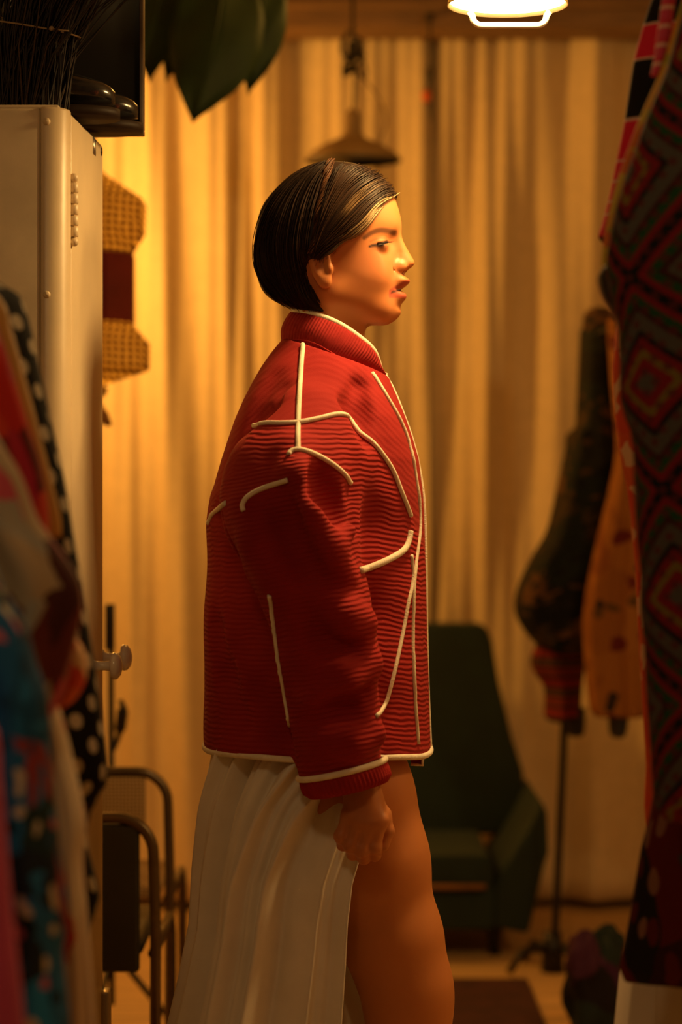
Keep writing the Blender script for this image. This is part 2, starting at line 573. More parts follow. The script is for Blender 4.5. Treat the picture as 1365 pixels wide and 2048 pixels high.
tp = MB().box((-0.80, LY0 + 0.01, LZ - 0.003), (lk_x(LY0) - 0.012, LY1 - 0.004, LZ + 0.004)).build('top_panel', M['metal_cream_dull'], lk, bevel=0.003)
# rivets down the post
for py in (243, 589, 935, 1281, 1627, 1973):
    c = W(93, py, LY0)
    MB().lathe((c.x, LY0 + 0.001, c.z), [(0.0052, 0.0), (0.0050, -0.0018), (0.0034, -0.0036), (0.0, -0.0044)], 14, 'y').build('rivet', M['metal_cream'], lk)
# hinge with five knuckles and ball tips
for hz_top, hz_bot in ((350, 490), (1560, 1700)):
    hx, hy = lk_x(LY0 + 0.038) + 0.003, LY0 + 0.040
    z1, z0 = Z(hz_top, hy), Z(hz_bot, hy)
    h = MB().box((hx - 0.006, hy - 0.001, z0 + 0.004), (hx - 0.0005, hy + 0.022, z1 - 0.004)).build('hinge', M['metal_cream'], lk, bevel=0.001)
    zz = np.linspace(z0 + 0.010, z1 - 0.010, 6)
    for i in range(5):
        MB().lathe((hx, hy - 0.001, 0), [(0.0052, zz[i] + 0.0008), (0.0060, zz[i] + 0.0014), (0.0060, zz[i + 1] - 0.0014), (0.0052, zz[i + 1] - 0.0008)], 14).build('knuckle', M['metal_cream'], h)
    for z in (z0 + 0.004, z1 - 0.004):
        MB().ball((hx, hy - 0.001, z), (0.0062, 0.0062, 0.0062)).build('ball_tip', M['metal_cream'], h)
# dark screw near the top of the door
c = W(195, 303, 3.50)
MB().lathe((lk_x(3.50) - 0.002, 3.50, c.z), [(0.009, 0), (0.009, 0.003), (0.005, 0.0055), (0, 0.006)], 14, 'x').build('screw', M['dark_metal'], dr)
MB().box((lk_x(3.46), 3.42, LZ - 0.03), (lk_x(3.46) + 0.0012, 3.52, LZ - 0.006)).build('worn_tape', M['steel'], dr)
# two mushroom knobs on the door
for y, py, s in ((3.43, 1332, 1.0), (3.535, 1315, 1.0)):
    z = Z(py, y)
    xx = lk_x(y) - 0.004
    k = MB().lathe((xx, y, z), [(0.012, 0), (0.012, 0.004), (0.0075, 0.007), (0.0062, 0.02), (0.0072, 0.027), (0.010, 0.029), (0.0175, 0.030), (0.0195, 0.034), (0.0185, 0.039), (0.0125, 0.044), (0.004, 0.046), (0, 0.046)], 24, 'x')
    k.build('knob', M['porcelain'], dr)
# low metal foot bracket seen by the floor
MB().box((lk_x(3.5) + 0.001, 3.50, 0.0), (lk_x(3.5) + 0.013, 3.54, Z(1985, 3.5))).build('foot_bracket', M['steel'], lk, bevel=0.003)


# ------------------------------------------------------------------ on top of the locker: boots, straw bundle, dark panel
def boot(loc, s, label, ang):
    rt = thing('ankle_boot', label, 'boot', loc, 'black boots on the locker')
    C_, S_ = math.cos(ang), math.sin(ang)

    def tr(p): return (loc[0] + s * (p[0] * C_ - p[1] * S_), loc[1] + s * (p[0] * S_ + p[1] * C_), loc[2] + s * p[2])
    # upper: sections from heel to toe (x, half width, top height, bottom)
    secs = [(-0.115, 0.018, 0.10, 0.022), (-0.105, 0.030, 0.16, 0.020), (-0.07, 0.036, 0.21, 0.020), (-0.02, 0.038, 0.185, 0.020),
            (0.03, 0.040, 0.105, 0.020), (0.08, 0.045, 0.070, 0.018), (0.12, 0.042, 0.058, 0.018), (0.148, 0.030, 0.050, 0.020), (0.160, 0.012, 0.040, 0.022)]
    S2 = catmull(secs, 28)
    vs, fs = [], []
    n = 20
    for x, w, t, b in S2:
        for k in range(n):
            a = 2 * PI * k / n
            zz = (t + b) / 2 + (t - b) / 2 * math.copysign(abs(math.sin(a)) ** 0.8, math.sin(a))
            vs.append(tr((x, w * math.copysign(abs(math.cos(a)) ** 0.75, math.cos(a)), zz)))
    for i in range(len(S2) - 1):
        for k in range(n):
            fs.append((i * n + k, (i + 1) * n + k, (i + 1) * n + (k + 1) % n, i * n + (k + 1) % n))
    fs += [tuple(range(n)), tuple((len(S2) - 1) * n + k for k in range(n - 1, -1, -1))]
    MB().add(vs, fs).build('upper', M['leather'], rt)
    # shaft
    vs, fs = [], []
    prof = [(0.10, -0.055, 0.052, 0.040), (0.16, -0.060, 0.050, 0.040), (0.24, -0.062, 0.055, 0.044), (0.33, -0.060, 0.060, 0.048), (0.335, -0.060, 0.054, 0.042), (0.30, -0.060, 0.052, 0.040)]
    for z, cx, a_, b_ in prof:
        for k in range(24):
            a = 2 * PI * k / 24
            vs.append(tr((cx + a_ * math.cos(a), b_ * math.sin(a), z)))
    for i in range(len(prof) - 1):
        for k in range(24):
            fs.append((i * 24 + k, i * 24 + (k + 1) % 24, (i + 1) * 24 + (k + 1) % 24, (i + 1) * 24 + k))
    MB().add(vs, fs).build('shaft', M['leather'], rt)
    # sole (welt) and heel
    out = []
    for x, w, t, b in S2: out.append((x * 1.03 + 0.002, w * 1.12))
    poly = out + [(x, -w) for x, w in reversed(out)]
    v, f = vprism(poly, 0.0, 1.0)
    v = [tr((x, y, (0.012 if x > 0.04 else 0.012 + min(0.012, (0.04 - x) * 0.2)) + (z - 0.5) * 0.012 - 0.004)) for x, y, z in v]
    MB().add(v, f).build('sole', M['sole'], rt)
    hp = [(x, w) for x, w in out if x < -0.045]
    poly = hp + [(x, -w) for x, w in reversed(hp)]
    v, f = vprism(poly, 0.0, 0.022)
    MB().add([tr(p) for p in v], f).build('heel', M['sole'], rt)
    return rt


LT = LZ + 0.004
boot((-0.472, 3.330, LT), 1.0, 'near black leather boot with glossy toe on the locker', 0.10)
boot((-0.450, 3.446, LT), 1.0, 'far black leather boot behind the first one on the locker', 0.10)

# bundle of dark straw bound with string, standing at the locker's near edge
sb = thing('straw_bundle', 'bundle of dark dried straw tied with string on the locker', 'straw bundle', (-0.47, 3.26, LT))
mbs = [MB(), MB()]
r7 = random.Random(5)
for i in range(260):
    u = r7.uniform(-1, 1); w = r7.uniform(-1, 1)
    b0 = Vector((-0.435 + 0.055 * u, 3.248 + 0.024 * w, LT))
    lean = 0.085 + 0.10 * u + r7.uniform(-0.05, 0.05)
    L = r7.uniform(0.20, 0.34)
    pts = [b0 + Vector((lean * t * t * 0.8 + 0.012 * math.sin(3 * t + i), 0.004 * w * t - 0.012 * t, L * t)) for t in (0, 0.33, 0.66, 1.0)]
    mbs[0 if r7.random() < 0.8 else 1].tube(pts, [0.0015, 0.0013, 0.001, 0.0006], 4, cap=False)
tag(mbs[0].build('dark_stalks', M['straw'], sb), kind='stuff')
tag(mbs[1].build('brown_stalks', M['straw_light'], sb), kind='stuff')
ring = [(-0.425 + 0.075 * math.cos(a), 3.25 + 0.032 * math.sin(a), LT + 0.108 - 0.012 * math.cos(a)) for a in np.linspace(0, 2 * PI, 28, endpoint=False)]
st = MB().tube(ring, 0.0013, 5, closed=True).build('string', M['string'], sb)
MB().ball((-0.386, 3.221, LT + 0.103), 0.0035).tube([(-0.386, 3.221, LT + 0.103), (-0.372, 3.217, LT + 0.100), (-0.362, 3.216, LT + 0.099)], 0.001, 5).build('knot', M['string'], st)

# dark framed panel standing on the locker behind the boots
PY = 3.515
px1 = X(287, PY); pz0 = Z(268, PY)
pn = thing('framed_panel', 'large dark panel with thin brown frame behind the boots', 'panel', (-0.55, PY, LT))
MB().box((-0.82, PY + 0.004, pz0 + 0.007), (px1 - 0.006, PY + 0.022, pz0 + 0.50)).build('sheet', M['screen'], pn)
fr = MB()
fr.box((-0.83, PY, pz0), (px1, PY + 0.028, pz0 + 0.008))
fr.box((px1 - 0.006, PY, pz0 + 0.008), (px1, PY + 0.028, pz0 + 0.50))
fr.box((-0.83, PY, pz0 + 0.50), (px1, PY + 0.028, pz0 + 0.507))
fr.build('frame', M['frame'], pn, smooth=False, bevel=0.0015)
for x in (-0.72, -0.42):
    MB().box((x - 0.03, PY + 0.002, LT), (x + 0.03, PY + 0.026, pz0)).build('foot', M['dark_metal'], pn, bevel=0.002)


# ------------------------------------------------------------------ hanging cloth
def as_part(o, name, parent):
    """Edging and straps belong to the garment they are sewn to."""
    o.name = name
    for k in ('label', 'category', 'group'):
        if k in o: del o[k]
    o.location = o.location - root_loc(parent)
    o.parent = parent
    return o


def drape(name, label, cat, rows, d, t, mat, nf=5, amp=0.3, seed=0, group=None, n=72, lean=0.0, nv=70, uvrot=None, vrange=None):
    """Hanging garment: rows (py, left px, right px) at depth d; closed tube of cloth with folds."""
    r = np.random.default_rng(seed + 100)
    R_ = catmull([(a, b, c) for a, b, c in rows], nv)
    ph = r.uniform(0, 6.28, 4)
    V, UV, F = [], [], []
    for j, (py, l, rr) in enumerate(R_):
        z = Z(py, d)
        x0, x1 = X(l, d), X(rr, d)
        cx, hw = (x0 + x1) / 2, max((x1 - x0) / 2, 0.004)
        f = j / (nv - 1)
        grow = 0.35 + 0.65 * f
        for k in range(n):
            a = 2 * PI * k / n
            ca, sa = math.cos(a), math.sin(a)
            th = t * (0.45 + 0.55 * min(1.0, hw / (0.6 * max((X(c, d) - X(b, d)) / 2 for _, b, c in rows))))
            fold = amp * grow * (math.sin(nf * a + ph[0] + 1.5 * f) + 0.5 * math.sin(nf * 2.3 * a + ph[1] - 2 * f))
            V.append((cx + hw * math.copysign(abs(ca) ** 0.85, ca), d + lean * f + th * sa * (1 + fold * abs(sa)), z))
            UV.append(((a if a <= PI else 2 * PI - a) / PI * hw * 2.2 + (0 if a <= PI else 3.0), z))
    for j in range(nv - 1):
        for k in range(n):
            F.append((j * n + (k + 1) % n, j * n + k, (j + 1) * n + k, (j + 1) * n + (k + 1) % n))
    F.append(tuple(range(n)))
    F.append(tuple((nv - 1) * n + k for k in range(n - 1, -1, -1)))
    o = mk(name, V, F, mat, uv=UV)
    return tag(o, label, cat, group)


M['polka'] = dot_mat('black_polka_cloth', (0.010, 0.009, 0.010), (0.66, 0.58, 0.44), 0.031, 0.25)
M['redprint'] = print_mat('red_printed_silk', [(0.60, 0.03, 0.02), (0.70, 0.16, 0.02), (0.50, 0.03, 0.06), (0.65, 0.06, 0.03), (0.16, 0.02, 0.015), (0.70, 0.30, 0.22)], 0.032, 1.2, (1.6, 0.6))
M['ochre'] = pmat('ochre_silk', (0.55, 0.30, 0.06), 0.6, var=0.15)
M['pinkprint'] = print_mat('pink_and_cream_print', [(0.50, 0.05, 0.10), (0.34, 0.10, 0.10), (0.70, 0.62, 0.52), (0.16, 0.03, 0.02), (0.62, 0.10, 0.16), (0.46, 0.34, 0.22), (0.08, 0.02, 0.015), (0.40, 0.36, 0.30)], 0.030, 1.4, (1.2, 0.7), 0.5)
M['orangeprint'] = print_mat('orange_red_print', [(0.70, 0.08, 0.03), (0.72, 0.14, 0.04), (0.80, 0.50, 0.28), (0.70, 0.10, 0.03)], 0.018, 1.2)
M['creamsash'] = print_mat('cream_and_red_print', [(0.75, 0.60, 0.45), (0.75, 0.60, 0.45), (0.70, 0.52, 0.38), (0.62, 0.06, 0.03)], 0.035, 1.2, (1.6, 0.35), 0.1)
M['tealprint'] = print_mat('teal_printed_cotton', [(0.02, 0.20, 0.50), (0.03, 0.28, 0.75), (0.018, 0.03, 0.05), (0.015, 0.10, 0.26), (0.03, 0.17, 0.45), (0.34, 0.06, 0.08), (0.02, 0.14, 0.40), (0.36, 0.28, 0.10), (0.02, 0.05, 0.06)], 0.048, 1.5, (1.1, 0.8), 0.3,
                           small=[(0.03, 0.20, 0.50), (0.70, 0.64, 0.50), (0.02, 0.07, 0.18), (0.02, 0.17, 0.45), (0.60, 0.16, 0.24), (0.01, 0.02, 0.02)])
M['magenta'] = pmat('magenta_cloth', (0.62, 0.06, 0.24), 0.7, var=0.2, sheen=0.1)
M['patch'] = patch_mat('embroidered_patchwork', 0.155)
blk, crim, wht = (0.010, 0.008, 0.007), (0.72, 0.020, 0.055), (0.70, 0.45, 0.35)
M['banded'] = stripe_mat('crimson_black_banded_weave', [(0.0, crim), (0.020, wht), (0.030, crim), (0.094, wht), (0.104, crim), (0.245, wht), (0.256, blk), (0.466, wht), (0.476, crim), (0.595, wht), (0.604, blk), (0.824, crim), (0.900, wht), (0.910, crim), (0.948, wht), (0.956, crim)], 0.304)
M['pinkband'] = stripe_mat('pink_dotted_braid', [(0.0, (0.60, 0.06, 0.12)), (0.55, (0.75, 0.45, 0.35)), (0.75, (0.60, 0.04, 0.08))], 0.020)
M['edging'] = print_mat('yellow_orange_edging', [(0.60, 0.30, 0.03), (0.60, 0.14, 0.02), (0.55, 0.38, 0.04), (0.35, 0.30, 0.03)], 0.02, 0.8)
M['darkprint'] = print_mat('black_brown_brocade', [(0.006, 0.006, 0.005), (0.010, 0.014, 0.009), (0.040, 0.024, 0.010), (0.006, 0.006, 0.005), (0.016, 0.016, 0.010), (0.10, 0.045, 0.015)], 0.060, 1.4, (1, 1), 0.4, small=[(0.008, 0.007, 0.005), (0.07, 0.035, 0.012), (0.012, 0.010, 0.008), (0.006, 0.006, 0.005)])
M['floral'] = print_mat('ochre_floral_cotton', [(0.30, 0.115, 0.022), (0.26, 0.095, 0.018), (0.32, 0.13, 0.03), (0.22, 0.07, 0.015)], 0.10, 1.0, (1, 0.7), 0.2, small=[(0.25, 0.09, 0.018), (0.03, 0.018, 0.012), (0.30, 0.115, 0.022), (0.12, 0.015, 0.01), (0.10, 0.05, 0.012)])
M['plaid'] = stripe_mat('red_black_plaid', [(0.0, (0.16, 0.02, 0.008)), (0.28, (0.02, 0.012, 0.008)), (0.38, (0.18, 0.05, 0.012)), (0.45, (0.02, 0.02, 0.012)), (0.6, (0.20, 0.015, 0.01)), (0.9, (0.02, 0.012, 0.01))], 0.075)
M['redcoat'] = print_mat('dark_red_embroidered_wool', [(0.12, 0.012, 0.010), (0.10, 0.010, 0.008), (0.035, 0.008, 0.006), (0.11, 0.02, 0.012), (0.014, 0.010, 0.010), (0.10, 0.008, 0.006)], 0.09, 1.3, (1.3, 0.5), small=[(0.10, 0.012, 0.010), (0.10, 0.010, 0.008), (0.22, 0.10, 0.06), (0.04, 0.05, 0.04)])
M['pileprint'] = print_mat('purple_green_print', [(0.05, 0.012, 0.04), (0.02, 0.03, 0.025), (0.07, 0.02, 0.05), (0.015, 0.010, 0.010), (0.03, 0.05, 0.04)], 0.09, 1.5)

# clothes rail outside the left edge, with the garments that reach into view
rk = thing('clothes_rail', 'steel clothes rail at the left edge carrying the printed garments', 'clothes rail', (-0.42, 2.1, 0))
MB().tube([(-0.42, 1.5, 1.47), (-0.42, 2.75, 1.47)], 0.012, 12).build('rail', M['steel'], rk)
for y in (1.5, 2.75):
    MB().tube([(-0.52, y, 0.0), (-0.52, y, 1.45), (-0.42, y, 1.47)], 0.012, 12).build('post', M['steel'], rk)
    MB().box((-0.72, y - 0.02, 0.0), (-0.40, y + 0.02, 0.02)).build('foot', M['steel'], rk, bevel=0.004)


def rail_rows(d, rows, x=-0.42, z=1.465, w=14):
    """Prepends the loop over the rail to a garment."""
    px = x / d * FPX + 682.5
    py = 1024 - (z - CAMZ) / d * FPX
    return [(py, px - w, px + w)] + rows


GL = 'printed garments on the left rail'
drape('polka_dot_dress', 'black dress with cream polka dots hanging beside the locker', 'dress',
      rail_rows(2.42, [(560, -150, -8), (592, -220, 40), (640, -250, 58), (760, -270, 84), (850, -280, 104), (960, -290, 129), (1080, -295, 149), (1170, -300, 165), (1270, -300, 180), (1370, -300, 196), (1490, -300, 212), (1560, -300, 216), (1625, -300, 182), (1690, -300, 176), (1740, -300, 188), (1800, -300, 200), (1855, -300, 181), (1950, -300, 178), (2060, -300, 192), (2250, -300, 200)]), 2.42, 0.055, M['polka'], 5, 0.25, 1, GL)
drape('red_silk_scarf', 'red and orange silk scarf on the left rail, upper left', 'scarf',
      rail_rows(2.27, [(600, -200, -40), (640, -200, -10), (720, -200, 18), (820, -200, 48), (930, -190, 82), (1010, -180, 96), (1090, -160, 98), (1150, -120, 90)]), 2.27, 0.04, M['redprint'], 6, 0.35, 2, GL)
drape('ochre_silk_scarf', 'narrow ochre silk scarf between the red scarf and polka dots', 'scarf',
      rail_rows(2.33, [(600, -120, 4), (660, -60, 24), (760, -20, 52), (850, 10, 76), (960, 48, 104), (1030, 78, 121), (1075, 100, 124)]), 2.33, 0.016, M['ochre'], 4, 0.3, 3, GL)
drape('pink_printed_blouse', 'maroon, pink and cream printed blouse above the teal dress', 'blouse',
      rail_rows(2.16, [(760, -260, -60), (880, -270, 0), (950, -280, 42), (1040, -285, 78), (1110, -290, 128), (1160, -290, 158), (1210, -290, 166), (1280, -290, 152), (1330, -290, 142), (1400, -290, 122), (1440, -280, 100)]), 2.16, 0.05, M['pinkprint'], 5, 0.3, 4, GL)
drape('orange_red_scarf', 'small orange red scarf end in front of the polka dots', 'scarf',
      [(1235, 60, 120), (1270, 80, 150), (1310, 92, 172), (1360, 96, 172), (1400, 96, 150), (1418, 100, 125)], 2.26, 0.018, M['orangeprint'], 4, 0.3, 5, GL)
drape('cream_silk_scarf', 'long cream scarf with red edges hanging beside the teal dress', 'scarf',
      [(1400, 60, 112), (1440, 70, 126), (1520, 88, 146), (1600, 104, 164), (1650, 110, 172), (1720, 112, 166), (1800, 110, 172), (1900, 108, 180), (2060, 100, 190), (2200, 100, 190)], 2.20, 0.022, M['creamsash'], 4, 0.3, 6, GL)
drape('teal_printed_dress', 'teal printed cotton dress with dark and pink blots, lower left', 'dress',
      rail_rows(2.02, [(960, -330, -120), (1090, -340, -30), (1180, -350, 8), (1250, -350, 50), (1330, -350, 74), (1400, -350, 97), (1560, -350, 108), (1700, -350, 122), (1800, -350, 137), (1900, -350, 128), (2060, -350, 142), (2250, -350, 150)]), 2.02, 0.06, M['tealprint'], 6, 0.3, 7, GL)
drape('magenta_dress', 'plain magenta dress at the lower left corner', 'dress',
      rail_rows(1.88, [(1250, -380, -150), (1450, -390, -12), (1560, -390, 2), (1680, -390, 12), (1790, -390, 22), (1900, -390, 34), (2060, -390, 50), (2250, -390, 55)]), 1.88, 0.05, M['magenta'], 6, 0.3, 8, GL)

# rail high on the right carrying the heavy textiles
RRX, RRZ = 0.50, 1.93
rr = thing('wall_rail', 'steel rail at the upper right carrying the embroidered textiles', 'clothes rail', (RRX, 2.5, RRZ))
MB().tube([(RRX, 2.1, RRZ), (RRX, 2.95, RRZ)], 0.012, 12).build('rail', M['steel'], rr)
for y in (2.12, 2.93):
    MB().tube([(RRX, y, RRZ), (RRX, y, RZ)], 0.008, 10).build('hanger_rod', M['steel'], rr)


def rrows(d, rows, w=16): return rail_rows(d, rows, RRX, RRZ - 0.005, w)


GR = 'textiles on the right rail'
throw = drape('patchwork_throw', 'embroidered patchwork throw with red and green diamonds, right edge', 'throw',
      rrows(2.50, [(-200, 1440, 1620), (-60, 1395, 1650), (23, 1366, 1660), (140, 1333, 1670), (228, 1296, 1670), (307, 1268, 1670), (395, 1238, 1670), (483, 1219, 1670), (541, 1212, 1670), (590, 1220, 1670), (640, 1236, 1670), (716, 1240, 1670), (810, 1243, 1670), (872, 1264, 1670), (997, 1270, 1670), (1091, 1276, 1670), (1154, 1283, 1670), (1204, 1281, 1670), (1284, 1289, 1670), (1392, 1294, 1670), (1499, 1302, 1660), (1607, 1310, 1650), (1640, 1330, 1600)]), 2.50, 0.05, M['patch'], 5, 0.22, 21, GR)
ob_ = drape('orange_braid', 'yellow and orange braid along the front edge of the patchwork throw', 'braid',
      [(-40, 1378, 1398), (23, 1358, 1376), (140, 1322, 1342), (228, 1284, 1306), (307, 1254, 1274), (395, 1226, 1243), (483, 1208, 1222), (548, 1202, 1216)], 2.54, 0.010, M['edging'], 3, 0.1, 22, GR)
as_part(ob_, 'orange_braid', throw)
br_ = drape('black_collar_roll', 'short black rolled cloth edge below the orange braid', 'cloth',
      [(535, 1206, 1226), (556, 1196, 1232), (590, 1203, 1240), (622, 1220, 1250), (650, 1234, 1258), (700, 1238, 1256)], 2.53, 0.018, M['black'], 3, 0.1, 23, GR)
as_part(br_, 'black_rolled_edge', throw)
band = drape('banded_textile', 'crimson and black banded woven textile behind the patchwork throw', 'textile',
      rrows(2.70, [(-200, 1390, 1560), (-60, 1330, 1560), (0, 1304, 1560), (50, 1288, 1560), (120, 1269, 1560), (240, 1250, 1540), (300, 1238, 1500), (380, 1222, 1450), (440, 1207, 1400), (474, 1198, 1300), (484, 1204, 1290)]), 2.70, 0.03, M['banded'], 4, 0.15, 24, GR)
pb_ = drape('pink_braid', 'pink braid with pale dots at the upper right', 'braid',
      [(-60, 1340, 1368), (0, 1325, 1352), (60, 1317, 1344), (110, 1310, 1336), (150, 1302, 1324)], 2.56, 0.010, M['pinkband'], 3, 0.1, 25, GR)
as_part(pb_, 'pink_braid', band)
drape('cream_edged_shirt', 'thin shirt with cream edge between the throw and ochre dress', 'shirt',
      rrows(2.78, [(300, 1300, 1500), (600, 1240, 1480), (700, 1229, 1470), (780, 1227, 1470), (900, 1240, 1470), (1000, 1258, 1470), (1150, 1272, 1470), (1250, 1277, 1470), (1400, 1285, 1470), (1520, 1292, 1460), (1620, 1290, 1450), (1700, 1300, 1440)]), 2.78, 0.03, M['orangeprint'], 5, 0.2, 26, GR)
drape('red_wool_coat', 'dark red embroidered wool coat hanging low at the right edge', 'coat',
      rrows(2.62, [(300, 1420, 1650), (800, 1390, 1680), (1200, 1370, 1690), (1420, 1345, 1700), (1480, 1326, 1700), (1560, 1312, 1700), (1640, 1298, 1700), (1690, 1284, 1700), (1760, 1272, 1700), (1850, 1257, 1700), (1910, 1243, 1700), (1948, 1238, 1700), (1962, 1250, 1690)]), 2.62, 0.035, M['redcoat'], 6, 0.25, 27, GR)

# ------------------------------------------------------------------ lamps, lantern, plant
LD = 3.27
lc = W(1016, 11, LD)
hwL = (1137 - 895) / 2 / FPX * LD
pl = thing('pendant_lamp', 'lit cream enamel pendant lamp with wire handle, upper right', 'lamp', (lc.x, lc.y, lc.z))
M['glow'] = emit_mat('lit_lamp_diffuser', (1.0, 0.80, 0.42), 9.0)
prof = [(hwL, 0.0), (hwL * 0.97, 0.014), (hwL * 0.90, 0.045), (hwL * 0.70, 0.085), (hwL * 0.40, 0.11), (hwL * 0.28, 0.125), (hwL * 0.26, 0.19), (0.012, 0.20),
        (0.010, 0.195), (hwL * 0.22, 0.18), (hwL * 0.24, 0.125), (hwL * 0.36, 0.108), (hwL * 0.66, 0.083), (hwL * 0.86, 0.043), (hwL * 0.955, 0.010), (hwL * 0.985, 0.0)]
m_sh, nt, b = new_mat('cream_enamel_shade')
nz = nd(nt, 'ShaderNodeTexNoise', {'Scale': 20.0})
nt.links.new(ramp(nt, nz.outputs[0], [(0.3, (0.78, 0.66, 0.36)), (0.7, (0.84, 0.72, 0.42))]), b.inputs['Base Color'])
b.inputs['Roughness'].default_value = 0.3
b.inputs['Transmission Weight'].default_value = 0.0
tr_ = nd(nt, 'ShaderNodeBsdfTranslucent', {'Color': (0.95, 0.72, 0.30, 1)})
mx = nd(nt, 'ShaderNodeMixShader', {0: 0.30, 1: b.outputs[0], 2: tr_.outputs[0]})
nt.links.new(mx.outputs[0], nt.nodes['Material Output'].inputs[0])
MB().lathe(lc, prof + [prof[0]], 48, cap=False).build('shade', m_sh, pl)
gl = MB().lathe(lc, [(0.0, 0.0), (hwL * 0.45, 0.0005), (hwL * 0.80, 0.002), (hwL * 0.95, 0.005), (hwL * 0.93, 0.010), (0.0, 0.012)], 40)
gl.build('diffuser', M['glow'], pl)
# wire handle under the shade, a rounded bar
hb, hr = [], 0.012
y0, y1 = Z(30, LD), Z(57, LD)
xa, xb = X(944, LD), X(1091, LD)
hb = [(xa - 0.004, LD - hwL * 0.25, y0), (xa, LD - hwL * 0.25, y1 + hr)] + [(xa + hr - hr * math.cos(a), LD - hwL * 0.25, y1 + hr - hr * math.sin(a)) for a in np.linspace(0.2, PI / 2, 6)]
hb += [(xb - hr + hr * math.sin(a), LD - hwL * 0.25, y1 + hr - hr * math.cos(a)) for a in np.linspace(0, PI / 2 - 0.2, 6)] + [(xb, LD - hwL * 0.25, y1 + hr), (xb + 0.004, LD - hwL * 0.25, y0)]
MB().tube(hb, 0.0042, 10).build('wire_handle', M['porcelain'], pl)
MB().tube([(lc.x, lc.y, lc.z + 0.19), (lc.x, lc.y, RZ)], 0.004, 8).build('cable', M['black'], pl)
MB().lathe((lc.x, lc.y, RZ - 0.04), [(0.012, 0), (0.045, 0.03), (0.045, 0.04)], 24).build('ceiling_rose', M['enamel'], pl)
key = lamp('pendant_bulb', 'AREA', (lc.x, lc.y, lc.z - 0.003), 8.6, hwL * 1.7, KEYC, (lc.x, lc.y, 0))

# unlit dome lamp near the curtain
DD = 6.3
c = W(706, 322, DD)
rl = 98 / FPX * DD
dl = thing('dome_lamp', 'unlit dull brown dome lamp hanging before the curtain', 'lamp', (c.x, c.y, c.z))
z_ = lambda py: Z(py, DD) - c.z
MB().lathe(c, [(rl, 0.0), (rl * 0.985, z_(318)), (rl * 0.86, z_(306)), (rl * 0.62, z_(291)), (rl * 0.36, z_(280)), (rl * 0.20, z_(273)), (rl * 0.17, z_(268)), (rl * 0.17, z_(236)), (rl * 0.13, z_(224)), (rl * 0.05, z_(217)), (0.0, z_(216)), (0.0, z_(230)), (rl * 0.3, z_(285)), (rl * 0.95, 0.002), (rl, 0.0)], 48).build('shade', M['brass_dull'], dl)
MB().lathe(c, [(0.0, 0.0), (0.028, 0.01), (0.03, 0.03), (0.015, 0.055), (0.014, 0.07)], 16).build('bulb', M['porcelain'], dl)
MB().tube([W(708, 218, DD), W(710, 150, DD), W(706, 80, DD), (c.x, DD, 2.85)], 0.0045, 8).build('cable', M['dark_metal'], dl)
# tangled spare cable above it: loops
tg = MB()
for k in range(5):
    cx, cy = 708 + (k - 2) * 4, 112 + 9 * ((k * 2) % 5 - 2)
    rx, ry = 13 + 4 * (k % 3), 22 + 7 * ((k + 1) % 3)
    pts = [W(cx + rx * math.cos(a + k), cy + ry * math.sin(a), DD + 0.015 * math.sin(2 * a + k)) for a in np.linspace(0, 2 * PI, 26, endpoint=False)]
    tg.tube(pts, 0.004, 6, closed=True)
tg.build('cable_tangle', M['dark_metal'], dl)
MB().tube(catmull([W(712, 130, DD), W(735, 165, DD), W(757, 195, DD + 0.01), W(770, 225, DD), W(772, 250, DD), W(760, 280, DD), W(745, 300, DD)], 24), 0.0028, 6).build('loose_cable', M['brass_dull'], dl)
MB().tube(catmull([W(700, 60, DD), W(685, 80, DD), W(683, 105, DD), W(700, 125, DD)], 14), 0.003, 6).build('loose_cable', M['dark_metal'], dl)

# string ornament with an orange bead
so = thing('string_ornament', 'dark string with orange bead hanging from the wooden beam', 'ornament', W(857, 60, 6.74))
MB().tube(catmull([W(860, 30, 6.74), W(860, 120, 6.74), W(856, 190, 6.74), W(862, 240, 6.74)], 14), 0.004, 6).build('string', M['dark_metal'], so)
MB().ball(W(854, 192, 6.74), (0.014, 0.014, 0.018)).build('bead', M['orangeprint'], so)
MB().ball(W(860, 150, 6.74), (0.010, 0.010, 0.03)).build('knot', M['dark_metal'], so)
MB().box((X(860, 6.74) - 0.01, 6.735, Z(30, 6.74) - 0.005), (X(860, 6.74) + 0.01, 6.80, Z(30, 6.74) + 0.005)).build('hook', M['dark_metal'], so)

# woven paper lantern half hidden behind the locker
ND = 5.0
nc = W(188, 560, ND)
ln = thing('woven_lantern', 'gold woven lantern with dark red middle hanging behind the locker', 'lantern', nc)
q = lambda px: (px - 188) / FPX * ND


def oct_part(name, rows, mat, n=8, turn=0.0):
    m = MB(); vs, fs = [], []
    for px, py in rows:
        for k in range(n):
            a = 2 * PI * k / n + turn
            vs.append((nc.x + q(px) / math.cos(PI / n) * math.cos(a), ND + q(px) / math.cos(PI / n) * math.sin(a), Z(py, ND)))
    for i in range(len(rows) - 1):
        for k in range(n):
            fs.append(((i + 1) * n + k, (i + 1) * n + (k + 1) % n, i * n + (k + 1) % n, i * n + k))
    fs += [tuple(range(n)), tuple((len(rows) - 1) * n + k for k in range(n - 1, -1, -1))]
    return m.add(vs, fs).build(name, mat, ln, smooth=False, bevel=0.003)


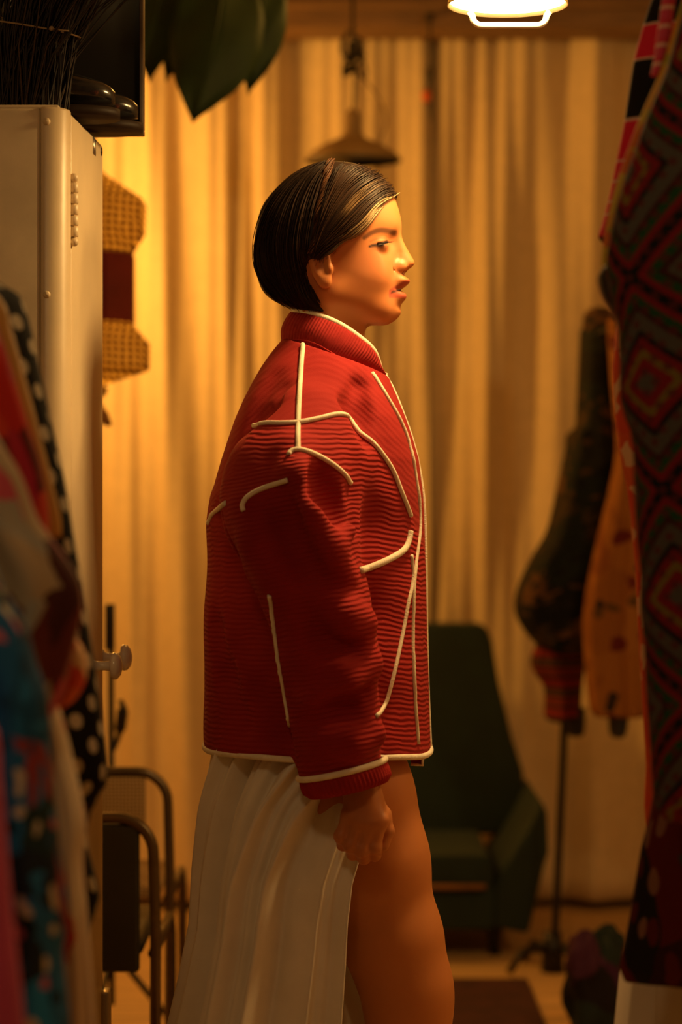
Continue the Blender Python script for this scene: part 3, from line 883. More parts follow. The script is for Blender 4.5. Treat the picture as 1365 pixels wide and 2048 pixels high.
oct_part('upper_tier', [(200, 338), (215, 352), (288, 402), (290, 410), (288, 466), (266, 502), (264, 510)], M['lantern_weave'], 8, PI / 8)
oct_part('middle_tier', [(266, 510), (267, 512), (267, 644), (266, 646)], M['lantern_red'], 8, PI / 8)
oct_part('lower_tier', [(264, 646), (268, 652), (295, 684), (297, 690), (296, 736), (290, 741), (216, 768), (200, 776)], M['lantern_weave'], 8, PI / 8)
lamp('lantern_fill_upper', 'POINT', (nc.x, ND, Z(435, ND)), 0.5, 0.02)  # light added inside to make the upper reed glow
lamp('lantern_fill_lower', 'POINT', (nc.x, ND, Z(710, ND)), 0.5, 0.02)  # same added light for the lower tier
MB().tube([(nc.x, ND, Z(340, ND)), (nc.x, ND, RZ)], 0.004, 6).build('cord', M['string'], ln)
MB().lathe((nc.x, ND, 0), [(0.03, Z(775, ND)), (0.025, Z(790, ND)), (0.012, Z(800, ND)), (0.014, Z(812, ND))], 12).build('neck', M['lantern_weave'], ln)
tm = MB()
for k in range(26):
    a = 2 * PI * k / 26
    x1, y1 = 0.034 * math.cos(a), 0.034 * math.sin(a)
    tm.tube([(nc.x + 0.3 * x1, ND + 0.3 * y1, Z(805, ND)), (nc.x + 0.8 * x1, ND + 0.8 * y1, Z(828, ND)), (nc.x + x1, ND + y1, Z(852 - 4 * (k % 3), ND))], 0.0035, 5)
tag(tm.build('tassel', M['ochre_piping'], ln), kind='stuff')

# hanging plant: big drooping leaves from a pot by the ceiling
PD = 5.2
pp = Vector((X(440, PD), PD, 2.42))
pt = thing('hanging_plant', 'hanging plant with big dark green drooping leaves, top left', 'plant', pp)
MB().lathe(pp, [(0.0, 0.0), (0.085, 0.0), (0.11, 0.16), (0.118, 0.165), (0.118, 0.18), (0.105, 0.18), (0.10, 0.15), (0.0, 0.15)], 32).build('pot', M['frame'], pt)
for k in range(3):
    a = 2 * PI * k / 3 + 0.4
    MB().tube([(pp.x + 0.112 * math.cos(a), pp.y + 0.112 * math.sin(a), pp.z + 0.17), (pp.x, pp.y, RZ)], 0.003, 6).build('cord', M['string'], pt)


def leaf(base, tip, hw, dep0, dep1, bulge, curl):
    """base/tip in px; heart-shaped blade bending out, with a midrib fold."""
    nL, nW = 26, 13
    vs, fs = [], []
    for i in range(nL):
        t = i / (nL - 1)
        c_ = Vector(W(base[0] + (tip[0] - base[0]) * t + curl * math.sin(PI * t), base[1] + (tip[1] - base[1]) * t, dep0 + (dep1 - dep0) * t + bulge * math.sin(PI * t)))
        w = max(0.0004, hw / FPX * PD * float(np.interp(t, [0, .1, .25, .45, .6, .75, .88, .96, 1], [.45, .8, .97, 1, .88, .64, .32, .1, 0])))
        dx = (tip[0] - base[0]); dz = (tip[1] - base[1]); L = math.hypot(dx, dz)
        nx_, nz_ = dz / L, dx / L
        for j in range(nW):
            s = (j / (nW - 1)) * 2 - 1
            wav = 0.012 * math.sin(9 * t + 3 * s) * abs(s)
            vs.append((c_.x + nx_ * w * s, c_.y + 0.35 * w * abs(s) + wav, c_.z + nz_ * w * s))
    for i in range(nL - 1):
        for j in range(nW - 1):
            fs.append((i * nW + j, i * nW + j + 1, (i + 1) * nW + j + 1, (i + 1) * nW + j))
    o = MB().add(vs, fs).build('leaf', M['leaf'], pt, solid=0.0015)
    mid = [W(base[0] + (tip[0] - base[0]) * t + curl * math.sin(PI * t), base[1] + (tip[1] - base[1]) * t, dep0 + (dep1 - dep0) * t + bulge * math.sin(PI * t)) for t in np.linspace(0, 0.97, 12)]
    MB().tube(mid, [0.004 - 0.0028 * i / 11 for i in range(12)], 6).build('midrib', M['leaf'], o)
    MB().tube(catmull([mid[0], mid[0] + Vector((0, 0.01, 0.05)), Vector((pp.x + (mid[0].x - pp.x) * 0.5, pp.y, pp.z + 0.24)), Vector((pp.x, pp.y, pp.z + 0.15))], 14), 0.005, 6).build('stem', M['leaf'], pt)


leaf((450, -60), (386, 246), 92, 5.16, 5.05, -0.05, 8)
leaf((528, -70), (497, 190), 48, 5.2, 5.12, -0.04, 10)
leaf((330, -60), (300, 165), 46, 5.2, 5.16, -0.03, -6)
leaf((390, -90), (332, 165), 46, 5.26, 5.22, -0.04, 8)
leaf((500, -80), (452, 130), 74, 5.24, 5.2, -0.04, 6)
leaf((360, -70), (345, 60), 34, 5.24, 5.2, -0.03, 0)

# ------------------------------------------------------------------ dark green armchair
AD = 6.42
ac = thing('armchair', 'dark green velvet armchair with tall tapered back by the curtain', 'armchair', (X(858, AD), AD, 0))


def slab(pts, d0, d1, name, mat, parent, bevel=0.02, seg=4, lean=0.0, zref=None):
    """Outline in px at depth AD (px -> metres), extruded from d0 to d1 in depth."""
    P_ = [(X(a, AD), Z(b_, AD)) for a, b_ in pts]
    n = len(P_)
    lz = zref if zref is not None else min(p[1] for p in P_)
    v = [(x, d0 + lean * (z - lz), z) for x, z in P_] + [(x, d1 + lean * (z - lz), z) for x, z in P_]
    f = [tuple(range(n)), tuple(range(2 * n - 1, n - 1, -1))] + [(i, n + i, n + (i + 1) % n, (i + 1) % n) for i in range(n)]
    return MB().add(v, f).build(name, mat, parent, bevel=bevel, seg=seg)


def sym(r): return r + [(2 * 858 - a, b_) for a, b_ in reversed(r)]


slab(sym([(980, 1262), (994, 1272), (1004, 1300), (1018, 1390), (1044, 1500), (1066, 1570), (1072, 1700)]), AD + 0.30, AD + 0.42, 'backrest', M['green_velvet'], ac, 0.035, 5, lean=0.18)
slab(sym([(985, 1752), (985, 1832), (980, 1842)]), AD - 0.16, AD + 0.36, 'base', M['green_velvet'], ac, 0.02)
cu = slab(sym([(965, 1690), (976, 1702), (978, 1748), (968, 1758)]), AD - 0.18, AD + 0.34, 'seat_cushion', M['green_velvet'], ac, 0.03, 5)
MB().tube([(X(752, AD), AD - 0.185, Z(1752, AD)), (X(964, AD), AD - 0.185, Z(1752, AD))], 0.007, 8).build('piping', M['ochre_piping'], cu)
for s in (-1, 1):
    mx_ = lambda a: 858 + s * (a - 858)
    ap = [(mx_(982), 1835), (mx_(985), 1742), (mx_(1040), 1655), (mx_(1075), 1588), (mx_(1085), 1612), (mx_(1088), 1690), (mx_(1080), 1712), (mx_(1050), 1843), (mx_(1042), 1846)]
    if s < 0: ap = ap[::-1]
    ap = ap[::-1]
    slab(ap, AD - 0.16, AD + 0.42, 'arm', M['green_velvet'], ac, 0.02, 4)
for sx in (-1, 1):
    for y in (AD - 0.08, AD + 0.34):
        x = X(858, AD) + sx * 0.17
        MB().lathe((x, y, 0), [(0.014, 0.0), (0.02, 0.06), (0.02, 0.10)], 12).build('leg', M['dark_metal'], ac)


# ------------------------------------------------------------------ tubular chairs beside the locker
def tube_chair(label, d, top, xr, xc, panel_mat, panel, rad):
    rt = thing('tubular_chair', label, 'chair', (X(xc, d), d + 0.2, 0), 'tubular chairs beside the locker')
    zt = Z(top, d); hw = X(xr, d) - X(xc, d); cx = X(xc, d)
    rr_ = 0.06
    arc = [(hw - rr_ + rr_ * math.sin(a), zt - rr_ + rr_ * math.cos(a)) for a in np.linspace(0, PI / 2, 9)]
    half = arc + [(hw + 0.004, zt - 0.2), (hw + 0.002, 0.012)]
    pts = [(cx - x, d, z) for x, z in reversed(half)] + [(cx + x, d, z) for x, z in half]
    MB().tube(pts, rad, 12).build('back_frame', M['chrome'], rt)
    p0, p1, pxr = panel
    w = X(pxr, d) - cx
    MB().box((cx - w, d - 0.006, Z(p1, d)), (cx + w, d + 0.010, Z(p0, d))).build('back_panel', panel_mat, rt, bevel=0.012, seg=3)
    zs = min(0.44, zt - 0.2)
    MB().box((cx - hw + 0.02, d + 0.03, zs - 0.03), (cx + hw - 0.02, d + 0.40, zs)).build('seat', panel_mat, rt, bevel=0.012, seg=3)
    for s in (-1, 1):
        MB().tube([(cx + s * hw, d, zs - 0.02), (cx + s * hw, d + 0.38, zs - 0.02), (cx + s * hw, d + 0.42, zs - 0.06), (cx + s * hw, d + 0.43, 0.0)], rad, 10).build('leg', M['chrome'], rt)
    return rt


tube_chair('front tubular chair with black back panel beside the locker', 4.05, 1636, 307, 130, M['black'], (1648, 1945, 280), 0.0095)
tube_chair('rear tubular chair with pale woven back, taller one beside the locker', 4.62, 1543, 336, 150, M['wicker'], (1552, 1660, 292), 0.0095)

# thin dark music stand behind the locker
ms = thing('folding_stand', 'thin dark folding stand half hidden behind the locker', 'stand', (X(222, 5.2), 5.2, 0))
MB().box((X(210, 5.2), 5.195, Z(1300, 5.2)), (X(230, 5.2), 5.205, Z(1208, 5.2))).build('blade', M['dark_metal'], ms, bevel=0.002)
MB().tube([W(222, 1290, 5.2), (X(224, 5.2), 5.2, 0.10)], 0.007, 8).build('pole', M['dark_metal'], ms)
MB().tube(catmull([W(226, 1500, 5.2), W(238, 1470, 5.19), W(246, 1410, 5.18), W(240, 1400, 5.18)], 10), [0.006] * 4 + [0.012] * 4 + [0.006] * 2, 8).build('clip', M['dark_metal'], ms)
for k in range(3):
    a = 2 * PI * k / 3 + 0.3
    MB().tube([(X(224, 5.2), 5.2, 0.22), (X(224, 5.2) + 0.17 * math.cos(a), 5.2 + 0.17 * math.sin(a), 0.008)], 0.007, 8).build('leg', M['dark_metal'], ms)

# ------------------------------------------------------------------ coat stand with garments, right rear
SD = 6.10
cs = thing('coat_stand', 'slim black coat stand carrying the dark jacket by the curtain', 'coat stand', (X(1108, SD), SD, 0))
MB().tube([(X(1106, SD), SD, 0.02), W(1112, 1850, SD), W(1130, 1440, SD), W(1168, 660, SD)], [0.012, 0.010, 0.010, 0.009], 10).build('pole', M['dark_metal'], cs)
MB().lathe((X(1106, SD), SD, 0), [(0.0, 0.10), (0.022, 0.10), (0.026, 0.055), (0.03, 0.0), (0.0, 0.0)], 16).build('hub', M['dark_metal'], cs)
for k in range(4):
    a = PI / 2 * k + 0.5
    c0 = Vector((X(1106, SD), SD, 0.06))
    MB().tube([c0, c0 + Vector((0.09 * math.cos(a), 0.09 * math.sin(a), 0.0)), c0 + Vector((0.13 * math.cos(a), 0.13 * math.sin(a), -0.05))], 0.009, 8).build('leg', M['dark_metal'], cs)
for k in range(3):
    a = 0.6 * (k - 1)
    c0 = W(1166, 690, SD)
    MB().tube([c0, c0 + Vector((0.05 * math.cos(a), 0.05 * math.sin(a), 0.0)), c0 + Vector((0.08 * math.cos(a), 0.08 * math.sin(a), 0.03))], 0.005, 8).build('hook', M['dark_metal'], cs)
MB().tube(catmull([W(1166, 690, SD), W(1195, 668, SD - 0.10), W(1236, 648, SD - 0.20), W(1246, 628, SD - 0.22)], 12), 0.005, 8).build('hook', M['dark_metal'], cs)
GS = 'garments on the coat stand'
drape('brocade_jacket', 'black and brown patterned jacket hanging on the coat stand', 'jacket',
      [(618, 1178, 1215), (632, 1168, 1250), (655, 1166, 1262), (720, 1161, 1268), (800, 1155, 1272), (856, 1150, 1275), (868, 1134, 1278), (900, 1131, 1280), (970, 1115, 1280), (1060, 1094, 1275), (1120, 1060, 1262), (1180, 1034, 1240), (1225, 1031, 1215), (1260, 1048, 1200), (1290, 1075, 1190), (1306, 1110, 1178)], SD - 0.02, 0.11, M['darkprint'], 4, 0.15, 31, GS)
plaid_ = drape('plaid_shirt', 'red and black plaid shirt end below the dark jacket', 'shirt',
      [(1270, 1080, 1180), (1300, 1068, 1176), (1325, 1062, 1172), (1350, 1072, 1168), (1375, 1088, 1165), (1432, 1090, 1160), (1440, 1096, 1155)], SD + 0.02, 0.08, M['plaid'], 4, 0.15, 32, GS)
floral_ = drape('ochre_floral_dress', 'ochre floral dress hanging beside the dark jacket', 'dress',
      [(640, 1215, 1262), (760, 1222, 1280), (900, 1232, 1292), (990, 1216, 1300), (1090, 1192, 1302), (1190, 1172, 1304), (1250, 1166, 1304), (1330, 1170, 1304), (1390, 1176, 1302), (1425, 1182, 1300), (1432, 1190, 1296)], SD - 0.20, 0.06, M['floral'], 5, 0.25, 33, GS)
bh_ = drape('black_hem', 'black cloth strap ends below the plaid shirt', 'cloth',
      [(1415, 1112, 1172), (1440, 1118, 1172), (1462, 1130, 1170), (1472, 1140, 1166)], SD, 0.03, M['black'], 3, 0.1, 34, GS)
bp_ = drape('black_pouch', 'small black pouch below the ochre floral dress', 'pouch',
      [(1370, 1222, 1256), (1430, 1217, 1258), (1466, 1220, 1254), (1474, 1226, 1248)], SD - 0.20, 0.03, M['black'], 3, 0.1, 35, GS)

as_part(bh_, 'strap_end', plaid_)
as_part(bp_, 'strap_end', floral_)

# heap of cloth in a basket at the foot of the stand, white canvas bag in the corner
hp = thing('cloth_heap', 'heap of dark purple and green cloth by the coat stand foot', 'cloth', (X(1195, 5.3), 5.3, 0))
r9 = np.random.default_rng(4)
for k, (px_, py_, rx_, rz_, dy) in enumerate(((1195, 1985, 62, 115, 0.0), (1170, 1925, 36, 62, -0.03), (1216, 1900, 34, 50, 0.05))):
    c_ = W(px_, py_, 5.3 + dy)
    vs, fs = [], []
    n, m = 28, 18
    for i in range(m + 1):
        th = PI * i / m
        for j in range(n):
            a = 2 * PI * j / n
            s = 1 + 0.12 * math.sin(5 * a + k) * math.sin(th) + 0.08 * math.sin(7 * th + 3 * a)
            p = (c_.x + rx_ / FPX * 5.3 * s * math.sin(th) * math.cos(a), c_.y + rx_ / FPX * 5.3 * s * math.sin(th) * math.sin(a), max(0.0, c_.z + rz_ / FPX * 5.3 * s * math.cos(th)))
            vs.append(p)
    for i in range(m):
        for j in range(n):
            fs.append(((i + 1) * n + j, (i + 1) * n + (j + 1) % n, i * n + (j + 1) % n, i * n + j))
    b_ = MB().add(vs, fs, [(v[0] + v[1], v[2]) for v in vs])
    b_.build('cloth', M['pileprint'], hp, uv=True)
BD = 2.75
bg = thing('canvas_bag', 'white canvas bag standing in the lower right corner', 'bag', (X(1330, BD), BD + 0.05, 0))
zt = Z(1945, BD)
bv, bf = vprism([(X(1262, BD) + 0, BD - 0.02), (X(1400, BD), BD - 0.02), (X(1400, BD), BD + 0.10), (X(1262, BD), BD + 0.10)], 0.0, zt)
bv = [(x - (zt - z) * 0.10 if i % 4 in (0, 3) else x, y, z) for i, (x, y, z) in enumerate(bv)]
MB().add(bv, bf).build('body', M['white_bag'], bg, bevel=0.006, seg=3)
MB().box((X(1302, BD), BD - 0.0225, 0.05), (X(1308, BD), BD - 0.019, zt - 0.004)).build('seam', M['white_bag'], bg, bevel=0.001)

# ------------------------------------------------------------------ the woman
PYW = 3.40                                                       # depth of her middle plane


def surface_nets(xs, ys, zs, F):
    ins = F < 0
    a = ins[:-1, :-1, :-1]
    allin = a.copy(); anyin = a.copy()
    for dx in (0, 1):
        for dy in (0, 1):
            for dz in (0, 1):
                b_ = ins[dx:F.shape[0] - 1 + dx, dy:F.shape[1] - 1 + dy, dz:F.shape[2] - 1 + dz]
                allin = allin & b_; anyin = anyin | b_
    I, J, K = np.nonzero(anyin & ~allin)
    vid = -np.ones(a.shape, dtype=np.int32)
    vid[I, J, K] = np.arange(len(I))
    acc = np.zeros((len(I), 3)); cnt = np.zeros(len(I))
    cor = [(0, 0, 0), (1, 0, 0), (0, 1, 0), (1, 1, 0), (0, 0, 1), (1, 0, 1), (0, 1, 1), (1, 1, 1)]
    for p, q_ in [(0, 1), (2, 3), (4, 5), (6, 7), (0, 2), (1, 3), (4, 6), (5, 7), (0, 4), (1, 5), (2, 6), (3, 7)]:
        c0, c1 = cor[p], cor[q_]
        f0 = F[I + c0[0], J + c0[1], K + c0[2]].astype(float); f1 = F[I + c1[0], J + c1[1], K + c1[2]].astype(float)
        m = (f0 < 0) != (f1 < 0)
        t = np.where(m, f0 / np.where(m, f0 - f1, 1), 0)
        P0 = np.stack([xs[I + c0[0]], ys[J + c0[1]], zs[K + c0[2]]], 1)
        P1 = np.stack([xs[I + c1[0]], ys[J + c1[1]], zs[K + c1[2]]], 1)
        acc += np.where(m[:, None], P0 + (P1 - P0) * t[:, None], 0); cnt += m
    V = acc / cnt[:, None]
    Q = []
    for ax in range(3):
        sl0 = [slice(None)] * 3; sl1 = [slice(None)] * 3
        sl0[ax] = slice(0, -1); sl1[ax] = slice(1, None)
        d0, d1 = ins[tuple(sl0)], ins[tuple(sl1)]
        i, j, k = np.nonzero(d0 != d1)
        o1, o2 = [(1, 2), (2, 0), (0, 1)][ax]
        idx = np.stack([i, j, k], 1)
        ok = (idx[:, o1] > 0) & (idx[:, o2] > 0) & (idx[:, o1] < F.shape[o1] - 1) & (idx[:, o2] < F.shape[o2] - 1)
        idx = idx[ok]
        fl = d0[i, j, k][ok]
        qs = []
        for s1, s2 in ((1, 1), (0, 1), (0, 0), (1, 0)):
            c_ = idx.copy(); c_[:, o1] -= s1; c_[:, o2] -= s2
            qs.append(vid[c_[:, 0], c_[:, 1], c_[:, 2]])
        q4 = np.stack(qs, 1)
        q4[~fl] = q4[~fl][:, ::-1]
        Q.append(q4)
    Q = np.concatenate(Q)
    return V, Q[(Q >= 0).all(1)]


def smin(a, b_, k):
    h = np.maximum(k - np.abs(a - b_), 0) / k
    return np.minimum(a, b_) - h * h * k * 0.25


def smax(a, b_, k): return -smin(-a, -b_, k)


def ell(x, y, z, c, r):
    px_, py_, pz_ = (x - c[0]) / r[0], (y - c[1]) / r[1], (z - c[2]) / r[2]
    k0 = np.sqrt(px_ * px_ + py_ * py_ + pz_ * pz_)
    k1 = np.sqrt((px_ / r[0])**2 + (py_ / r[1])**2 + (pz_ / r[2])**2) + 1e-9
    return k0 * (k0 - 1) / k1


def cone(x, y, z, a, b_, ra, rb):
    bx, by, bz = b_[0] - a[0], b_[1] - a[1], b_[2] - a[2]
    L2 = bx * bx + by * by + bz * bz + 1e-12
    t = np.clip(((x - a[0]) * bx + (y - a[1]) * by + (z - a[2]) * bz) / L2, 0, 1)
    return np.sqrt((x - a[0] - t * bx)**2 + (y - a[1] - t * by)**2 + (z - a[2] - t * bz)**2) - (ra + (rb - ra) * t)


def poly_sdf(pts, n=160, lo=(-170, -130), hi=(170, 270)):
    """Signed distance of a smooth closed outline (mm), tabulated on a 1 mm grid."""
    P_ = np.asarray(list(pts) + [pts[0]], dtype=float)
    P_ = catmull(P_, n)
    gx = np.arange(lo[0], hi[0] + 1, 1.0); gz = np.arange(lo[1], hi[1] + 1, 1.0)
    GX, GZ = np.meshgrid(gx, gz, indexing='ij')
    d = np.full(GX.shape, 1e9); s = np.ones(GX.shape)
    for i in range(len(P_) - 1):
        a, b_ = P_[i], P_[i + 1]
        e = b_ - a
        t = np.clip(((GX - a[0]) * e[0] + (GZ - a[1]) * e[1]) / (e @ e + 1e-12), 0, 1)
        d = np.minimum(d, (GX - a[0] - t * e[0])**2 + (GZ - a[1] - t * e[1])**2)
        if b_[1] != a[1]:
            c1 = (a[1] <= GZ) != (b_[1] <= GZ)
            s[c1 & (GX < a[0] + (GZ - a[1]) / (b_[1] - a[1]) * e[0])] *= -1
    D = np.sqrt(d) * s

    def ev(x, z):
        u = np.clip(x - lo[0], 0, len(gx) - 1.001); v = np.clip(z - lo[1], 0, len(gz) - 1.001)
        i = u.astype(np.int32); j = v.astype(np.int32); fu = u - i; fv = v - j
        return (D[i, j] * (1 - fu) * (1 - fv) + D[i + 1, j] * fu * (1 - fv) + D[i, j + 1] * (1 - fu) * fv + D[i + 1, j + 1] * fu * fv)
    return ev


SZ = 3.40 / FPX / 3.4125 * 1000                                  # mm for one step of the head's measuring grid


def hz(p): return ((p[0] - 640) * SZ, (1172 - p[1]) * SZ)


HX0, HZ0 = X(667.5, 3.4), Z(643.4, 3.4)
YAW = math.radians(8)
cY, sY = math.cos(YAW), math.sin(YAW)


def w2h(x, y, z):
    dx, dy = x - HX0, y
    return (dx * cY - dy * sY) * 1000, (dx * sY + dy * cY) * 1000, (z - HZ0) * 1000


def h2w(p):
    p = np.asarray(p, dtype=float) / 1000
    return np.stack([HX0 + p[..., 0] * cY + p[..., 1] * sY, PYW - p[..., 0] * sY + p[..., 1] * cY, HZ0 + p[..., 2]], -1)


skull = [(640, 138), (800, 145), (950, 212), (1040, 300), (1080, 395), (1101, 480), (1104, 525), (1095, 575)]
backh = [(870, 1160), (790, 1120), (720, 1060), (640, 980), (480, 940), (350, 850), (275, 700), (262, 540), (292, 400), (370, 275), (490, 180)]
polyA = poly_sdf([hz(p) for p in skull + [(1088, 640), (1086, 720), (1092, 800), (1106, 845), (1126, 864), (1146, 880), (1163, 894), (1163, 908), (1146, 926), (1124, 944), (1104, 957), (1102, 965), (1114, 974), (1134, 986), (1141, 1003), (1134, 1024), (1112, 1048), (1099, 1068), (1096, 1086), (1101, 1108), (1090, 1136), (1050, 1160), (995, 1172), (930, 1171)] + backh], 420)
polyB = poly_sdf([hz(p) for p in skull + [(1088, 640), (1086, 720), (1092, 800), (1104, 860), (1116, 910), (1118, 960), (1112, 1010), (1102, 1060), (1098, 1108), (1088, 1136), (1050, 1160), (995, 1172), (930, 1171)] + backh], 260)
polyN = poly_sdf([hz(p) for p in [(1093, 545), (1098, 575), (1112, 612), (1133, 656), (1160, 704), (1184, 744), (1197, 770), (1193, 790), (1170, 812), (1142, 826), (1118, 848), (1080, 856), (1050, 820), (1050, 640), (1070, 560)]], 200)


def smooth_table(xs_, ys_, w=17):
    g = np.arange(-260.0, 360.0, 1.0)
    t = np.interp(g, xs_, ys_)
    k = np.hanning(w); k /= k.sum()
    t = np.convolve(np.pad(t, w, mode='edge'), k, mode='same')[w:-w]
    return lambda v: np.interp(v, g, t)


T_C = smooth_table([-20, 0, 20, 45, 70, 90, 107, 140, 180, 225], [.042, .036, .0265, .0195, .0170, .0160, .0150, .0140, .012, .012], 31)
T_W = smooth_table([-10, 0, 20, 40, 70, 100, 140, 180, 225], [34, 42, 51, 60, 67, 71, 73, 70, 50], 31)


def head_sdf(x, y, z, nose=True, detail=True):
    ay = np.abs(y)
    c = T_C(z)
    q_ = x + c * ay * ay
    wl = np.clip((ay - 13) / 12.0, 0, 1); wl = wl * wl * (3 - 2 * wl)
    d = polyA(q_, z) * (1 - wl) + polyB(q_, z) * wl
    d = d / np.sqrt(1 + (1.6 * c * ay)**2)
    Wd = T_W(z)
    d = smax(d, ay - Wd, 16)
    d = smax(d, -(x + 45), 10)
    d = smin(d, ell(x, y, z, (-4, 0, 130), (88, 73, 79)), 16)
    d = smin(d, ell(x, ay, z, (52, 36, 66), (22, 12, 27)), 26)                 # cheek
    d = smin(d, cone(x, ay, z, (6, 45, 34), (70, 20, 16), 15, 11), 26)         # jaw
    if detail:
        d = smax(d, -ell(x, ay, z, (93, 41, 101.5), (13, 17, 9)), 16)
        d = smax(d, -ell(x, ay, z, (93, 21, 110.5), (9, 8, 9)), 11)           # eye socket
        d = smin(d, ell(x, ay, z, (67.5, 31, 102.5), (13.4, 14.5, 12.2)), 5)   # eyeball under the lids
        lid = [(57.5, 101.6), (63, 102.0), (70, 103.2), (77, 105.0), (81, 106.0)]
        for (xa, za), (xb, zb) in zip(lid[:-1], lid[1:]):                      # gap between the lids
            ya = 31 + math.sqrt(max(0.0, 14.5**2 - ((xa - 67.5) * 14.5 / 13.4)**2)); yb = 31 + math.sqrt(max(0.0, 14.5**2 - ((xb - 67.5) * 14.5 / 13.4)**2))
            d = smax(d, -cone(x, ay, z, (xa, ya, za), (xb, yb, zb), 1.5, 1.5), 1.2)
    if nose:
        w = np.interp(z, [62, 72, 82, 95, 115, 132], [13, 14, 12.5, 9.5, 7.2, 6]) - np.clip(x - 98, 0, 30) * 0.36
        d = smin(d, smax(polyN(x, z), ay - w, 9), 7)
        d = smin(d, ell(x, ay, z, (93.5, 12.0, 75.0), (10, 5.2, 7.4)), 6)      # nostril wings
        d = smax(d, -ell(x, ay, z, (100.5, 7.5, 67.5), (7, 3.8, 3.4)), 2.5)    # nostrils
        d = smax(d, -cone(x, ay, z, (82, 20.5, 78), (86, 19.0, 68), 1.2, 1.2), 4)
        # ear
        z0_, x0_ = z, x
        z = z + 7.0; x = x - 9.0
        e = ell(x + (z - 80) * 0.18, ay, z, (-17, 72, 82), (16, 6.0, 31))
        e = smax(e, -ell(x + (z - 80) * 0.18, ay, z, (-14, 79, 80), (9, 6.5, 15)), 5)
        e = smin(e, ell(x, ay, z, (-11, 71.5, 56), (9, 5.5, 8.5)), 6)
        e = smin(e, ell(x, ay, z, (-3, 71, 74), (4, 6, 6)), 4)
        z, x = z0_, x0_
        d = smin(d, e, 4)
    return d


def seg_axis(parts):
    out = []
    for a, b_, h in parts: out.append(np.arange(a, b_ - h * 0.3, h))
    out.append(np.array([parts[-1][1]]))
    return np.concatenate(out)


class Field:
    def __init__(s, xs, ys, zs):
        s.a = (xs, ys, zs); s.F = np.full((len(xs), len(ys), len(zs)), 1.0, dtype=np.float32)

    def blk(s, lo, hi):
        sl, g = [], []
        for ax in range(3):
            i0 = max(0, np.searchsorted(s.a[ax], lo[ax]) - 1); i1 = min(len(s.a[ax]), np.searchsorted(s.a[ax], hi[ax]) + 1)
            sl.append(slice(i0, i1)); g.append(s.a[ax][i0:i1])
        return tuple(sl), np.meshgrid(*g, indexing='ij', sparse=True)

    def op(s, fn, lo, hi, k, sub=False):
        pad = k + 0.012
        sl, (x, y, z) = s.blk([v - pad for v in lo], [v + pad for v in hi])
        if 0 in s.F[sl].shape: return
        d = fn(x, y, z)
        s.F[sl] = smax(s.F[sl], -d, k) if sub else smin(s.F[sl], d, k)

    def chain(s, pts, k=0.02, sub=False):
        """pts: (x, y, z, r)"""
        for a, b_ in zip(pts[:-1], pts[1:]):
            lo = [min(a[i] - a[3], b_[i] - b_[3]) for i in range(3)]; hi = [max(a[i] + a[3], b_[i] + b_[3]) for i in range(3)]
            s.op(lambda x, y, z, a=a, b_=b_: cone(x, y, z, a, b_, a[3], b_[3]), lo, hi, k, sub)

    def ell(s, c, r, k=0.02, sub=False):
        s.op(lambda x, y, z: ell(x, y, z, c, r), [c[i] - r[i] for i in range(3)], [c[i] + r[i] for i in range(3)], k, sub)

    def mesh(s):
        V, Q = surface_nets(*s.a, s.F)
        V[:, 1] += PYW
        return V, Q


def pw(px, py, y, r=None):
    d = PYW + y
    p = (X(px, d), y, Z(py, d))
    return p if r is None else p + (r,)


woman = thing('person', 'woman in a red ribbed jacket with white piping and long white skirt, facing right', 'person', (X(640, 3.4), PYW, 0))

# ---- body: one continuous surface
fld = Field(seg_axis([(-0.26, -0.125, 0.007), (-0.125, 0.13, 0.0016), (0.13, 0.34, 0.006)]),
            seg_axis([(-0.30, -0.175, 0.0018), (-0.175, -0.084, 0.004), (-0.084, 0.0, 0.0015), (0.0, 0.084, 0.0022), (0.084, 0.175, 0.006), (0.175, 0.30, 0.0028)]),
            seg_axis([(-0.01, 0.40, 0.008), (0.40, 0.69, 0.005), (0.69, 0.82, 0.0018), (0.82, 1.36, 0.010), (1.36, 1.425, 0.004), (1.425, 1.60, 0.0015), (1.60, 1.67, 0.004)]))
fld.op(lambda x, y, z: (head_sdf(*w2h(x, y, z)) / 1000).astype(np.float32), (HX0 - 0.12, -0.085, HZ0 - 0.015), (HX0 + 0.125, 0.085, HZ0 + 0.225), 0.01)


def zp(zx, zy): return 480 + zx / 3.4125, 300 + zy / 3.4125


fld.chain([pw(*zp(620, 960), 0, 0.046), pw(*zp(610, 1200), 0, 0.0455), pw(*zp(600, 1400), 0, 0.047), pw(*zp(590, 1600), 0, 0.06)], 0.018)
fld.ell(pw(640, 960, 0), (0.085, 0.135, 0.15), 0.05)
fld.ell(pw(640, 1100, 0), (0.095, 0.125, 0.20), 0.05)
fld.ell(pw(630, 1400, 0), (0.110, 0.155, 0.13), 0.05)
fld.chain([pw(620, 890, -0.11, 0.045), pw(605, 920, -0.16, 0.045)], 0.04)
fld.chain([pw(620, 890, 0.11, 0.045), pw(605, 920, 0.16, 0.045)], 0.04)
for s in (-1, 1):                                                  # arms inside the sleeves
    fld.chain([pw(600, 900, -0.17, 0.045), pw(610, 1060, -0.215, 0.042), pw(638, 1230, -0.228, 0.036), pw(690, 1470, -0.228, 0.030), pw(728, 1592, -0.222, 0.024)] if s < 0 else
              [(*np.array(pw(600, 900, -0.17)) * (1, -1, 1), 0.045), (*np.array(pw(610, 1060, -0.215)) * (1, -1, 1), 0.042), (*np.array(pw(638, 1230, -0.228)) * (1, -1, 1), 0.036), (*np.array(pw(690, 1470, -0.228)) * (1, -1, 1), 0.030), (*np.array(pw(728, 1592, -0.222)) * (1, -1, 1), 0.024)], 0.02)


